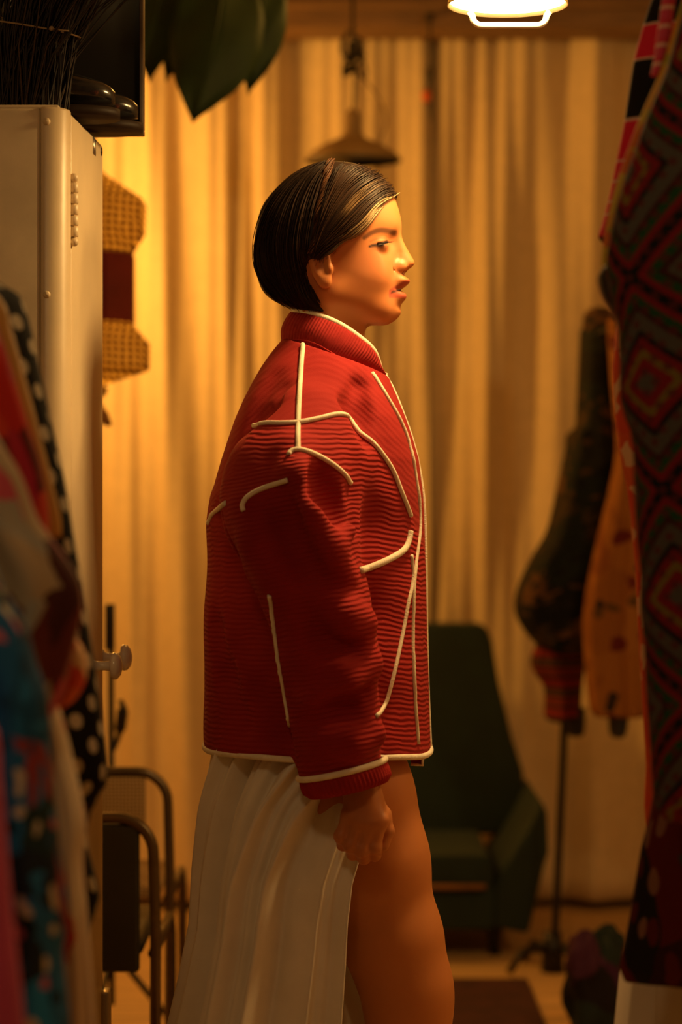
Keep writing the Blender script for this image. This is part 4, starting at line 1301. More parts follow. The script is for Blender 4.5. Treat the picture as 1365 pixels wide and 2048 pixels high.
def hand(sgn):
    def p(px, py, y, r):
        v = pw(px, py, y, r)
        return (v[0], v[1] * -sgn, v[2], v[3])
    mcp = [(701, 1628, -0.232, .0125), (720, 1641, -0.2385, .0128), (740, 1646, -0.240, .0130), (759, 1640, -0.237, .0128)]
    for m in mcp:                                                  # back of the hand
        fld.chain([p(726, 1594, -0.224, .0175), p(*m)], 0.012)
    fld.chain([p(702, 1640, -0.218, .013), p(756, 1652, -0.218, .014)], 0.012)
    pip = [(683, 1672, -0.234, .0088), (703, 1690, -0.2385, .0096), (725, 1699, -0.2395, .0098), (748, 1694, -0.237, .0096)]
    dip = [(686, 1690, -0.217, .0078), (706, 1708, -0.219, .0084), (728, 1716, -0.219, .0086), (750, 1710, -0.217, .0084)]
    tip = [(696, 1680, -0.203, .0070), (714, 1694, -0.202, .0076), (734, 1700, -0.202, .0078), (753, 1694, -0.201, .0076)]
    for a, b_, c_, e in zip(mcp, pip, dip, tip):
        fld.chain([p(a[0], a[1], a[2], 0.0105), p(*b_)], 0.0035)
        fld.chain([p(*b_), p(*c_), p(*e)], 0.003)
        fld.ell(p(*b_)[:3], (b_[3] * 1.08,) * 3, 0.004)
    # thumb leaves the side of the palm and lies along the index finger
    fld.chain([p(740, 1606, -0.214, .0155), p(764, 1630, -0.213, .0125)], 0.012)
    fld.chain([p(764, 1630, -0.213, .0122), p(773, 1662, -0.216, .0105), p(766, 1690, -0.220, .0088)], 0.004)


hand(-1); hand(1)
NL = -0.09                                                         # near leg, stepping forward out of the slit
fld.chain([pw(655, 1430, NL, 0.088), pw(702, 1600, NL, 0.083), pw(741, 1720, NL, 0.0755), pw(786, 1880, NL, 0.0640)], 0.03)
fld.chain([pw(786, 1880, NL, 0.0640), pw(812, 1975, NL, 0.0560), pw(818, 2045, NL, 0.0500), pw(806, 2200, NL, 0.0520), pw(806, 2420, NL, 0.042), pw(812, 2620, NL, 0.034)], 0.03)
fld.ell(pw(846, 1992, NL), (0.030, 0.040, 0.045), 0.03)            # kneecap
fld.chain([pw(806, 2680, NL, 0.030), pw(900, 2690, NL - 0.01, 0.028), pw(1010, 2705, NL - 0.015, 0.018)], 0.02)
fld.ell(pw(795, 2680, NL), (0.035, 0.03, 0.030), 0.02)
fld.chain([pw(640, 1430, 0.09, 0.088), pw(640, 1650, 0.09, 0.080), pw(630, 1960, 0.09, 0.056), pw(615, 2150, 0.09, 0.052), pw(600, 2540, 0.09, 0.034)], 0.03)
fld.chain([pw(600, 2570, 0.09, 0.032), pw(700, 2580, 0.10, 0.026), pw(790, 2590, 0.105, 0.018)], 0.02)
fld.F = np.maximum(fld.F, -(fld.a[2][None, None, :]).astype(np.float32))
V, Q = fld.mesh()
# colours of the skin: lips, brows, lash line, cheeks; also painted recess shade
hx, hy, hzv = w2h(V[:, 0], V[:, 1] - PYW, V[:, 2])
ah = np.abs(hy)
base = np.array([0.57, 0.205, 0.060])
cols = np.tile(base, (len(V), 1))


def pdist(poly):
    P_ = np.array([hz(p) for p in poly])
    P_ = catmull(P_, 30)
    d = np.full(len(V), 1e9)
    for a, b_ in zip(P_[:-1], P_[1:]):
        e = b_ - a
        sx_, sz_ = hx - 0.14 * ah, hzv + 0.105 * ah                # as seen from her right side
        t = np.clip(((sx_ - a[0]) * e[0] + (sz_ - a[1]) * e[1]) / (e @ e + 1e-12), 0, 1)
        d = np.minimum(d, np.hypot(sx_ - a[0] - t * e[0], sz_ - a[1] - t * e[1]))
    return d


def paint(w, c):
    global cols
    w = np.clip(w, 0, 1)[:, None]
    cols = cols * (1 - w) + np.array(c) * w


isf = ((hx > 30) & (hzv > -10) & (hzv < 160) & (ah < 75)).astype(float)
paint(isf * 0.35 * np.exp(-((hx - 58)**2 + (hzv - 78)**2) / (2 * 20**2)), (0.62, 0.20, 0.09))
up = pdist([(1012, 982), (1050, 958), (1095, 932), (1130, 912), (1162, 902)])
paint(isf * (1 - sstep(2.2, 4.2, up)) * (ah < 30) * 0.9, (0.46, 0.075, 0.045))
lo_ = pdist([(1018, 990), (1060, 992), (1100, 996), (1138, 1004)])
paint(isf * (1 - sstep(3.2, 5.4, lo_)) * (ah < 30) * 0.9, (0.54, 0.085, 0.05))
mo = pdist([(1008, 986), (1040, 974), (1075, 966), (1108, 962)])
paint(isf * (1 - sstep(0.8, 2.4, mo)) * (ah < 27), (0.06, 0.012, 0.008))  # dark of the mouth gap painted into the colour
bt = np.interp(hx, [hz((850, 0))[0], hz((960, 0))[0], hz((1085, 0))[0]], [1.8, 3.8, 4.6])
br = pdist([(848, 606), (900, 572), (955, 556), (1010, 560), (1070, 578)])
paint(isf * (1 - sstep(bt * 0.4, bt + 1.8, br)) * sstep(7, 17, ah) * 0.85, (0.045, 0.018, 0.008))
lash = pdist([(884, 664), (905, 658), (940, 655), (975, 646), (1004, 634)])
lw = np.interp(hx - 5, [50, 58, 70, 76], [1.0, 2.3, 3.3, 2.8])
paint(isf * (1 - sstep(lw * 0.5, lw + 1.2, lash)) * (ah > 24), (0.015, 0.008, 0.005))
und = pdist([(900, 676), (940, 680), (985, 668)])
paint(isf * (1 - sstep(0.5, 3.5, und)) * (ah > 24) * 0.35, (0.30, 0.09, 0.04))
cre = pdist([(890, 630), (930, 615), (970, 610), (1000, 612)])
paint(isf * (1 - sstep(0.5, 2.0, cre)) * (ah > 24) * 0.55, (0.25, 0.08, 0.03))  # shade of the lid crease painted instead of carved
nos = np.hypot(hx - 100.5, hzv - 67.0)
paint(isf * (1 - sstep(2.5, 5, nos)) * (ah < 12) * (ah > 4) * 0.8, (0.12, 0.03, 0.015))  # nostril shade painted into the skin colour
# redder fingers and knee
paint(((V[:, 2] < 0.80) & (V[:, 2] > 0.68) & (V[:, 1] < PYW - 0.19)).astype(float) * 0.35, (0.42, 0.15, 0.06))
m, nt, b = new_mat('warm_skin')
ca = nd(nt, 'ShaderNodeVertexColor', layer_name='Col')
tcn = nd(nt, 'ShaderNodeTexCoord')
nz = nd(nt, 'ShaderNodeTexNoise', {'Vector': tcn.outputs['Object'], 'Scale': 45.0, 'Detail': 4.0})
cc = mixc(nt, math_n(nt, 'MULTIPLY', nz.outputs[0], 0.22), ca.outputs[0], (0.36, 0.12, 0.05))
nt.links.new(cc, b.inputs['Base Color'])
b.inputs['Roughness'].default_value = 0.48
b.inputs['Specular IOR Level'].default_value = 0.45
b.inputs['Subsurface Weight'].default_value = 0.12
b.inputs['Subsurface Radius'].default_value = (0.012, 0.004, 0.002)
b.inputs['Subsurface Scale'].default_value = 0.5
n2 = nd(nt, 'ShaderNodeTexNoise', {'Vector': tcn.outputs['Object'], 'Scale': 900.0, 'Detail': 2.0})
bp = nd(nt, 'ShaderNodeBump', {'Height': n2.outputs[0], 'Strength': 0.06, 'Distance': 0.001})
nt.links.new(bp.outputs[0], b.inputs['Normal'])
M['skin'] = m
body = mk('body', V, Q, M['skin'], woman, cols=cols)


# ---- strands (hair, lashes): thin three-sided tubes
def strand_mesh(name, P_, rad, mat, parent, cols=None):
    P_ = np.asarray(P_); n, m_, _ = P_.shape
    T = np.gradient(P_, axis=1)
    T /= np.linalg.norm(T, axis=2, keepdims=True) + 1e-12
    ref = np.array([0.13, 0.97, 0.2])
    A = np.cross(T, ref); A /= np.linalg.norm(A, axis=2, keepdims=True) + 1e-12
    B = np.cross(T, A)
    rad = np.broadcast_to(np.asarray(rad, dtype=float), (n, m_))[..., None]
    rings = [P_ + rad * (A * math.cos(a) + B * math.sin(a)) for a in (0, 2 * PI / 3, 4 * PI / 3)]
    V_ = np.stack(rings, 2).reshape(-1, 3)
    idx = np.arange(n * m_ * 3).reshape(n, m_, 3)
    F_ = []
    for k in range(3):
        k2 = (k + 1) % 3
        F_.append(np.stack([idx[:, :-1, k], idx[:, :-1, k2], idx[:, 1:, k2], idx[:, 1:, k]], -1).reshape(-1, 4))
    c_ = None if cols is None else np.repeat(np.asarray(cols).reshape(n * m_, 3), 3, axis=0)
    return mk(name, V_, np.concatenate(F_), mat, parent, cols=c_)


# eyelashes
L_ = []
for side in (-1, 1):
    for i in range(26):
        t = i / 25
        p0 = catmull(np.array([hz((905, 657)), hz((940, 655)), hz((975, 646)), hz((1006, 634))]), 26)[i]
        p0 = (p0[0] + 5.2, p0[1] - 4.2)
        yy = 31 + math.sqrt(max(4.0, 14.2**2 - ((p0[0] - 67.5) * 14.2 / 13.4)**2))
        if t > 0.8: yy -= 6 * (t - 0.8) / 0.2
        a = np.array([p0[0], side * yy, p0[1] + 0.6])
        L_.append([a, a + np.array([2.2 + 3.0 * t, side * 2.0 * (1 - t), -0.6]), a + np.array([4.0 + 5.0 * t, side * 3 * (1 - t), 0.8 + 1.2 * t])])
m_hair_dark = pmat('dark_lash', (0.012, 0.007, 0.005), 0.4)
for h_ in (L_[:26], L_[26:]):
    tag(strand_mesh('eyelashes', h2w(np.array(h_)), np.array([[0.0005, 0.0004, 0.00015]]), m_hair_dark, woman), kind='stuff')

# ---- hair: a smooth volume over the skull and strands lying on it
hair_poly = poly_sdf([hz(p) for p in [(600, 78), (640, 82), (700, 92), (800, 92), (900, 104), (985, 158), (1050, 235), (1088, 300), (1086, 348), (1050, 330), (1000, 345), (945, 408), (910, 480), (850, 555), (770, 592), (700, 612), (668, 655), (640, 705), (605, 752), (560, 774), (515, 784), (482, 806), (478, 860), (498, 915), (540, 975), (570, 1050), (610, 1090), (630, 1128), (560, 1116), (450, 1098), (350, 1078), (262, 1044), (176, 972), (116, 870), (96, 730), (116, 580), (176, 400), (305, 250), (452, 142), (540, 100)]], 420)


def hair_sdf(x, y, z):
    th = np.interp(x, [-60, 0, 40, 70, 95], [34, 16, 8, 6, 5]) + np.interp(z, [0, 30, 70, 110], [26, 26, 12, 0]) * np.interp(x, [-40, 0], [1, 0.25])
    neck = cone(x, y, z, (-8, 0, 44), (-14, 0, -60), 52, 54)
    base_ = smin(head_sdf(x, y, z, False, False), neck, 20)
    d = smax(base_ - th, np.abs(y) - np.interp(z, [-10, 30, 90, 140, 200, 230], [50, 70, 84, 85, 66, 40]), 20)
    ay = np.abs(y)
    return smax(hair_poly(x - 0.14 * ay * np.clip((x + 40) / 60, 0, 1), z + 0.105 * ay * np.clip((x + 60) / 60, 0, 1) * np.clip((185 - z) / 50, 0, 1)), d, np.interp(x, [-60, 30, 60], [26, 12, 6]))


hf = Field(np.arange(-0.135, 0.115, 0.0026), np.arange(-0.10, 0.1001, 0.0026), np.arange(1.41, 1.665, 0.0026))
gx, gy, gz = np.meshgrid(*hf.a, indexing='ij', sparse=False)
hf.F = (hair_sdf(*w2h(gx, gy, gz)) / 1000).astype(np.float32)
HV, HQ = hf.mesh()
m, nt, b = new_mat('dark_brown_hair')
ca = nd(nt, 'ShaderNodeVertexColor', layer_name='Col')
tcn = nd(nt, 'ShaderNodeTexCoord')
nz = nd(nt, 'ShaderNodeTexNoise', {'Vector': tcn.outputs['Object'], 'Scale': 60.0, 'Detail': 4.0})
nt.links.new(mixc(nt, math_n(nt, 'MULTIPLY', nz.outputs[0], 0.5), ca.outputs[0], (0.012, 0.006, 0.004)), b.inputs['Base Color'])
b.inputs['Roughness'].default_value = 0.48
b.inputs['Specular IOR Level'].default_value = 0.22
M['hair'] = m
hair = mk('hair', HV, HQ, M['hair'], woman, cols=np.tile(np.array([0.022, 0.011, 0.006]), (len(HV), 1)))
hb = BVHTree.FromPolygons(HV.tolist(), HQ.tolist())
guides = [
    [(1052, 318), (1000, 345), (940, 410), (900, 480), (850, 545), (770, 590), (690, 615), (630, 690), (560, 735)],
    [(1075, 300), (1000, 300), (900, 380), (820, 470), (740, 540), (650, 610), (590, 660), (540, 700), (510, 740)],
    [(1050, 240), (960, 250), (850, 320), (750, 420), (680, 500), (610, 580), (560, 640), (525, 690), (500, 730)],
    [(985, 165), (880, 190), (760, 280), (680, 380), (620, 470), (575, 550), (540, 620), (515, 680), (495, 730)],
    [(880, 105), (780, 140), (690, 230), (630, 330), (585, 430), (550, 520), (525, 600), (508, 670), (490, 730)],
    [(720, 92), (660, 140), (615, 230), (580, 330), (555, 420), (530, 520), (510, 600), (495, 670), (485, 740)],
    [(640, 88), (580, 160), (540, 270), (500, 400), (470, 540), (455, 680), (455, 820), (480, 950), (560, 1080)],
    [(620, 84), (530, 150), (450, 280), (400, 430), (370, 590), (370, 750), (400, 900), (450, 1010), (520, 1110)],
    [(600, 84), (480, 160), (370, 290), (300, 440), (265, 600), (265, 760), (300, 900), (370, 1010), (450, 1110)],
    [(580, 90), (430, 170), (300, 300), (215, 450), (175, 600), (175, 750), (215, 890), (300, 1000), (400, 1090)],
    [(560, 96), (400, 180), (260, 305), (170, 450), (122, 600), (110, 740), (140, 870), (215, 985), (350, 1080)],
]
G = np.array([catmull(np.array(g, dtype=float), 22) for g in guides])
strands, scol, srad = [], [], []
for side in (-1, 1):
    for i in range(1700 if side < 0 else 700):
        u = rng.uniform(0, len(G) - 1.001)
        if i < 110: u = rng.uniform(0, 0.45)
        if 4.7 < u < 6.0 and rng.random() < 0.3: u = rng.uniform(0, 10)
        k = int(u); f = u - k
        if k == 5: f = round(f)                                      # parting between swept front and long back
        g = G[k] * (1 - f) + G[min(k + 1, len(G) - 1)] * f
        g = g + rng.normal(0, 5, 2) + np.cumsum(rng.normal(0, 1.4, (22, 2)), axis=0)
        t0, t1 = rng.uniform(0, 0.3), rng.uniform(0.75, 1.0)
        ii = np.linspace(t0 * 21, t1 * 21, 16)
        g = np.stack([np.interp(ii, np.arange(22), g[:, c_]) for c_ in (0, 1)], 1)
        lift = rng.uniform(-0.0008, 0.0024) + (0.004 * rng.random()**3)
        pts = []
        prev = None
        for zx, zy in g:
            lx, lz = hz((zx, zy))
            o_ = h2w(np.array([lx, side * 130.0, lz])); dr_ = h2w(np.array([lx, 0.0, lz])) - o_
            if side < 0:
                o_ = np.array([0, 0, CAMZ]); dr_ = np.array([HX0 + lx / 1000, PYW, HZ0 + lz / 1000]) - o_
            hit, nrm, _, dist = hb.ray_cast(Vector(o_), Vector(dr_).normalized(), 3.45 if side < 0 else 0.135)
            if hit is None:
                hit, nrm, _, dist = hb.find_nearest(Vector(h2w(np.array([lx, side * 4.0, lz]))))
            pts.append(np.array(hit + nrm * lift))
        P_ = np.array(pts)
        if np.abs(np.diff(P_, axis=0)).max() > 0.045: continue
        P_[1:-1] = (P_[:-2] + P_[1:-1] * 2 + P_[2:]) / 4
        strands.append(P_)
        t_ = np.linspace(0, 1, 16)[:, None]
        c0 = np.array([0.020, 0.009, 0.0045]) * rng.uniform(0.5, 1.6)
        if k <= 4: c0 = np.array([0.032, 0.013, 0.005]) * rng.uniform(0.5, 1.7)
        col_ = np.tile(c0, (16, 1))
        if u < 0.75:                                                 # blond streak along the forehead
            col_ = col_ * t_ + np.array([0.62, 0.42, 0.22]) * (1 - t_)
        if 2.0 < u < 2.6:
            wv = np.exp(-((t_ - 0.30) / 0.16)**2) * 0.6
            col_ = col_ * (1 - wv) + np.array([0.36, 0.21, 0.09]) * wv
        scol.append(col_)
        srad.append(np.interp(np.linspace(0, 1, 16), [0, 0.15, 0.8, 1], [0.0004, 0.0009, 0.0008, 0.0002]) * rng.uniform(0.7, 1.4))
tag(strand_mesh('hair_strands', np.array(strands), np.array(srad), M['hair'], hair, np.array(scol)), kind='stuff')
# twisted lock running from the crown down behind the ear
tw = catmull(np.array([(625, 78), (604, 130), (588, 200), (572, 290), (552, 380), (536, 470), (524, 560), (508, 640), (492, 700)]), 70)
cen = []
for zx, zy in tw:
    lx, lz = hz((zx, zy))
    o_ = np.array([0, 0, CAMZ]); dr_ = np.array([HX0 + lx / 1000, PYW, HZ0 + lz / 1000]) - o_
    hit, nrm, _, _ = hb.ray_cast(Vector(o_), Vector(dr_).normalized(), 3.45)
    if hit is None: hit, nrm, _, _ = hb.find_nearest(Vector(h2w(np.array([lx, -4.0, lz]))))
    cen.append((np.array(hit), np.array(nrm)))
tl = []
for s in range(36):
    a0 = rng.uniform(0, 6.28); rr_ = rng.uniform(0.001, 0.0042)
    tl.append([c_ + n_ * (0.001 + rr_ * math.sin(a0 + 0.20 * i)) + np.array([1, 0, 0.15]) * rr_ * 1.5 * math.cos(a0 + 0.20 * i) for i, (c_, n_) in enumerate(cen)])
tag(strand_mesh('twisted_lock', np.array(tl), 0.0010, M['hair'], hair, np.tile(np.array([0.085, 0.032, 0.012]), (36, 70, 1)) * rng.uniform(0.6, 1.4, (36, 1, 1))), kind='stuff')
# loose wisps at the crown, brow and nape
ws = []
for i in range(190):
    if i < 70: z0 = (rng.uniform(700, 1090), 0); z0 = (z0[0], np.interp(z0[0], [700, 900, 985, 1050, 1090], [95, 104, 158, 235, 300])); dv = np.array([rng.uniform(5, 40), rng.uniform(-16, 18)])
    elif i < 110: z0 = (rng.uniform(100, 420), 0); z0 = (z0[0], np.interp(z0[0], [100, 176, 305, 452], [680, 400, 250, 142])); dv = np.array([rng.uniform(-26, -4), rng.uniform(-20, 6)])
    elif i > 134: z0 = (rng.uniform(615, 720), 0); z0 = (z0[0], np.interp(z0[0], [615, 650, 720], [735, 690, 612])); dv = np.array([rng.uniform(-55, -5), rng.uniform(25, 90)])
    else: z0 = (rng.uniform(480, 600), rng.uniform(960, 1040)); dv = np.array([rng.uniform(0, 40), rng.uniform(15, 45)])
    lx, lz = hz(z0); yy = rng.uniform(-55, 10) if i < 110 else (rng.uniform(-62, -40) if i <= 134 else -80.0)
    hit, nrm, _, _ = hb.find_nearest(Vector(h2w(np.array([lx, yy, lz]))))
    p0 = np.array(hit) - np.array(nrm) * 0.002
    st_ = np.array([dv[0], rng.uniform(-8, 8), -dv[1]]) * SZ / 1000
    ws.append([p0 + st_ * t + np.array([0, 0, -0.004 * t * t + 0.002 * math.sin(4 * t + i)]) for t in np.linspace(0, 1, 8)])
tag(strand_mesh('loose_wisps', np.array(ws), 0.00028, M['hair'], hair, np.tile(np.array([0.05, 0.022, 0.01]), (len(ws), 8, 1))), kind='stuff')

# ---- jacket
jt = np.array([(1530, 412, 862, .212), (1480, 411, 861, .213), (1350, 408, 857, .213), (1250, 411, 854, .208), (1150, 413, 852, .204), (1050, 415, 849, .203), (990, 424, 846, .203),
               (920, 444, 838, .200), (880, 457, 826, .196), (840, 471, 812, .186), (800, 488, 796, .165), (765, 506, 783, .138), (735, 523, 772, .112), (710, 540, 764, .092), (690, 556, 756, .080), (672, 572, 742, .070)])
jz = np.array([Z(r_[0], 3.4) for r_ in jt]); jb = np.array([X(r_[1], 3.4) for r_ in jt]); jf = np.array([X(r_[2], 3.4) for r_ in jt]); jw = jt[:, 3]
slv = [pw(606, 872, -0.150, .070), pw(592, 960, -0.200, .078), pw(588, 1030, -0.222, .078), pw(602, 1110, -0.235, .070), pw(636, 1210, -0.240, .0625), pw(655, 1310, -0.240, .0605), pw(668, 1430, -0.235, .054), pw(684, 1560, -0.227, .0555)]


def torso_d(x, y, z):
    b0 = np.interp(z, jz, jb); f0 = np.interp(z, jz, jf); w0 = np.interp(z, jz, jw)
    xc, a = (b0 + f0) / 2, (f0 - b0) / 2
    e = 2.35
    ay = np.abs(y)
    rr_ = (np.abs((x - xc) / a)**e + (ay / w0)**e)**(1 / e)
    d = (rr_ - 1) * np.minimum(a, w0)
    # soft folds of the back and chest
    d = d + 0.0035 * np.sin(22 * x + 40 * z) * np.exp(-((x + 0.12) / 0.08)**2) * (z < 1.2) + 0.0025 * np.sin(55 * (z + 0.6 * x)) * np.exp(-((x - 0.03) / 0.05)**2)
    return d


def fold(fl, pts, amt, w, sub):
    """A cloth ridge or valley: px points on the near side with depth y."""
    fl.chain([pw(px, py, y, w * s) for px, py, y, s in pts], amt, sub)


jfld = Field(np.arange(-0.215, 0.155, 0.0034), np.arange(-0.3672, 0.36721, 0.0034), np.arange(0.775, 1.475, 0.0034))
gx, gy, gz = np.meshgrid(*jfld.a, indexing='ij', sparse=True)
tors = torso_d(gx, gy, gz).astype(np.float32)
top_cut = gz - (1.403 - (gx - X(563, 3.4)) * 0.36)
tors = np.maximum(tors, top_cut)
hem_z = Z(1487, 3.4)
jfld.F = np.maximum(tors, hem_z - 0.006 * np.clip((gx - 0.03) / 0.08, 0, 1) - gz).astype(np.float32)
# cuff plane of the sleeve
cA, cB = np.array(pw(600, 1560, -0.23)), np.array(pw(770, 1521, -0.23))
ax_c = np.array([cB[0] - cA[0], 0, cB[2] - cA[2]]); ax_c /= np.linalg.norm(ax_c)
nrm_c = np.array([-ax_c[2], 0, ax_c[0]])
if nrm_c[2] < 0: nrm_c = -nrm_c
near = Field(*jfld.a)
near.chain(slv, 0.03)
near.ell(pw(650, 905, -0.165), (0.062, 0.062, 0.060), 0.04)                     # full shoulder cap
near.ell(pw(530, 1000, -0.195), (0.050, 0.055, 0.070), 0.045)                   # slack at the back of the sleeve
# folds of the sleeve
fold(near, [(588, 906, -0.266, .9), (598, 955, -0.296, 1.0), (622, 1030, -0.316, 1.0), (655, 1095, -0.312, .9), (690, 1150, -0.290, .6)], 0.026, 0.020, False)
fold(near, [(640, 950, -0.296, .8), (662, 985, -0.304, 1.3), (686, 1040, -0.296, 1.0)], 0.022, 0.020, True)
fold(near, [(556, 990, -0.318, .6), (560, 1050, -0.322, 1.1), (590, 1120, -0.326, 1.0), (630, 1175, -0.322, .7)], 0.024, 0.020, True)
fold(near, [(500, 1015, -0.262, .8), (520, 1080, -0.278, 1.0), (552, 1150, -0.286, .8), (590, 1200, -0.290, .5)], 0.030, 0.016, False)
fold(near, [(608, 1225, -0.318, .8), (650, 1278, -0.316, 1.2), (700, 1300, -0.304, .9)], 0.024, 0.018, True)
fold(near, [(640, 1200, -0.294, .6), (690, 1232, -0.296, 1.0), (730, 1245, -0.274, .8)], 0.024, 0.018, False)
fold(near, [(742, 1330, -0.262, .8), (690, 1362, -0.294, 1.0), (630, 1395, -0.288, .8)], 0.024, 0.016, False)
fold(near, [(735, 1395, -0.285, .6), (690, 1425, -0.300, 1.2), (630, 1455, -0.302, 1.0)], 0.024, 0.016, True)
fold(near, [(755, 1470, -0.262, .8), (705, 1490, -0.280, 1.0), (640, 1490, -0.278, .6)], 0.026, 0.012, False)
fold(near, [(700, 1060, -0.290, .6), (660, 1085, -0.306, .8)], 0.026, 0.011, False)
cutp = ((gx - cA[0]) * nrm_c[0] + (gz - cA[2]) * nrm_c[2])
nearF = np.maximum(near.F, -cutp).astype(np.float32)
farF = nearF[:, ::-1, :]
jfld.F = smin(smin(jfld.F, nearF, 0.022), farF, 0.022).astype(np.float32)
# pockets of shade under the yoke's front edge and beside the arm
fold(jfld, [(752, 885, -0.232, .6), (738, 930, -0.246, 1.0), (722, 985, -0.255, .9), (712, 1050, -0.258, .6)], 0.020, 0.012, True)
fold(jfld, [(470, 1030, -0.215, .8), (500, 1110, -0.228, 1.0), (535, 1190, -0.232, .8), (555, 1300, -0.232, .6)], 0.020, 0.012, True)
fold(jfld, [(560, 770, -0.150, .6), (535, 830, -0.178, 1.0), (520, 900, -0.200, .7)], 0.03, 0.011, True)
fold(jfld, [(540, 745, -0.118, .6), (500, 830, -0.150, 1.0), (470, 930, -0.165, .8)], 0.03, 0.010, True)
fold(jfld, [(716, 770, -0.125, .6), (708, 820, -0.168, 1.0), (722, 870, -0.190, .8)], 0.03, 0.012, True)
fold(jfld, [(440, 1180, -0.175, .6), (462, 1290, -0.198, 1.0), (510, 1390, -0.216, .9), (570, 1460, -0.222, .6)], 0.03, 0.018, True)
fold(jfld, [(455, 1120, -0.170, .6), (490, 1230, -0.205, 1.0), (530, 1330, -0.222, .8)], 0.03, 0.014, True)
fold(jfld, [(425, 1250, -0.125, .6), (440, 1350, -0.150, 1.0), (480, 1450, -0.180, .6)], 0.03, 0.013, True)
# hollow at the hem, the cuffs and the neck so the openings are real
inner = jfld.F + 0.010
jfld.F = np.maximum(jfld.F, -np.maximum(inner, gz - (hem_z + 0.05))).astype(np.float32)
JV, JQ = jfld.mesh()
jx, jy, jzv = JV[:, 0], JV[:, 1] - PYW, JV[:, 2]
td = torso_d(jx, jy, jzv)
# distance along the sleeve
best = np.full(len(JV), 1e9); along = np.zeros(len(JV)); acc_ = 0.0
for a, b_ in zip(slv[:-1], slv[1:]):
    a3, b3 = np.array(a[:3]), np.array(b_[:3]); L_ = np.linalg.norm(b3 - a3)
    P_ = np.stack([jx, -np.abs(jy), jzv], 1)
    t = np.clip(((P_ - a3) @ (b3 - a3)) / L_**2, 0, 1)
    dd = np.linalg.norm(P_ - a3 - t[:, None] * (b3 - a3), axis=1) - (a[3] + (b_[3] - a[3]) * t)
    up_ = dd < best
    best = np.where(up_, dd, best); along = np.where(up_, acc_ + t * L_, along); acc_ += L_
wS = sstep(-0.012, 0.012, td - best) * sstep(0.085, 0.11, along)
PIT = 0.0068
ppx = 682.5 + jx / JV[:, 1] * FPX; ppy = 1024 - (jzv - CAMZ) / JV[:, 1] * FPX
yoke = sstep(-6, 6, np.interp(ppx, [400, 508, 600, 690, 715, 764, 803, 821, 850], [1060, 850, 845, 829, 862, 908, 985, 1032, 1100]) - ppy)
ph_t = (jzv + 0.10 * jx + 0.10 * np.abs(jx - 0.05)) / PIT
ph_y = (0.75 * jzv + 0.75 * np.sqrt((jx - X(640, 3.3))**2 + 0.0012)) / PIT
s_z = np.array([p_[2] for p_ in slv])[::-1]; s_l = np.concatenate([[0], np.cumsum([np.linalg.norm(np.array(a[:3]) - np.array(b_[:3])) for a, b_ in zip(slv[:-1], slv[1:])])])[::-1]
ph_s = np.interp(jzv - 0.16 * (jx - X(650, 3.16)), s_z, s_l) / PIT
m, nt, b = new_mat('red_ribbed_wool')
at = lambda n_: nd(nt, 'ShaderNodeAttribute', attribute_name=n_).outputs['Fac']
tcn = nd(nt, 'ShaderNodeTexCoord')
wob = math_n(nt, 'MULTIPLY', nd(nt, 'ShaderNodeTexNoise', {'Vector': tcn.outputs['Object'], 'Scale': 26.0, 'Detail': 2.0}).outputs[0], 1.3)
rib = lambda ph_: math_n(nt, 'MULTIPLY_ADD', math_n(nt, 'SINE', math_n(nt, 'MULTIPLY', math_n(nt, 'ADD', ph_, wob), 2 * PI)), 0.5, 0.5)
hgt = math_n(nt, 'ADD', math_n(nt, 'ADD', math_n(nt, 'MULTIPLY', rib(at('phase_body')), at('w_body')), math_n(nt, 'MULTIPLY', rib(at('phase_sleeve')), at('w_sleeve'))), math_n(nt, 'MULTIPLY', math_n(nt, 'MULTIPLY', rib(at('phase_yoke')), at('w_yoke')), 0.22))
nzf = nd(nt, 'ShaderNodeTexNoise', {'Vector': tcn.outputs['Object'], 'Scale': 700.0, 'Detail': 2.0}).outputs[0]
nzl = nd(nt, 'ShaderNodeTexNoise', {'Vector': tcn.outputs['Object'], 'Scale': 9.0, 'Detail': 3.0}).outputs[0]
nt.links.new(ramp(nt, nzl, [(0.3, (0.26, 0.014, 0.014)), (0.7, (0.33, 0.020, 0.020))]), b.inputs['Base Color'])
b.inputs['Roughness'].default_value = 0.85
b.inputs['Specular IOR Level'].default_value = 0.15
b.inputs['Sheen Weight'].default_value = 0.12
b.inputs['Sheen Tint'].default_value = (0.6, 0.12, 0.06, 1)
bp = nd(nt, 'ShaderNodeBump', {'Height': math_n(nt, 'ADD', hgt, math_n(nt, 'MULTIPLY', nzf, 0.25)), 'Strength': 0.7, 'Distance': 0.0020})
nt.links.new(bp.outputs[0], b.inputs['Normal'])
M['jacket'] = m
wY = yoke * (1 - wS); wB = (1 - wS) * (1 - yoke)
jacket = mk('jacket', JV, JQ, M['jacket'], woman, attrs={'phase_body': ph_t, 'phase_sleeve': ph_s, 'phase_yoke': ph_y, 'w_body': wB, 'w_sleeve': wS, 'w_yoke': wY})
jacket['label'] = 'red ribbed jacket with white piping'
jbvh = BVHTree.FromPolygons(JV.tolist(), JQ.tolist())
M['piping'] = pmat('cream_cotton_piping', (0.80, 0.72, 0.58), 0.75, var=0.10, scale=60, bump=0.3, bscale=400)
M['rib'] = pmat('red_rib_knit', (0.33, 0.020, 0.020), 0.9, var=0.15, scale=40, bump=0.3, bscale=600, spec=0.15)


def on_jacket(px, py, lift=0.0002):
    o_ = Vector((0, 0, CAMZ)); dr_ = Vector((X(px, 1), 1, Z(py, 1) - CAMZ)).normalized()
    hit, nrm, _, _ = jbvh.ray_cast(o_, dr_)
    if hit is None or hit.y > PYW + 0.08:
        hit, nrm, _, _ = jbvh.find_nearest(W(px, py, 3.36))
    return hit + nrm * lift


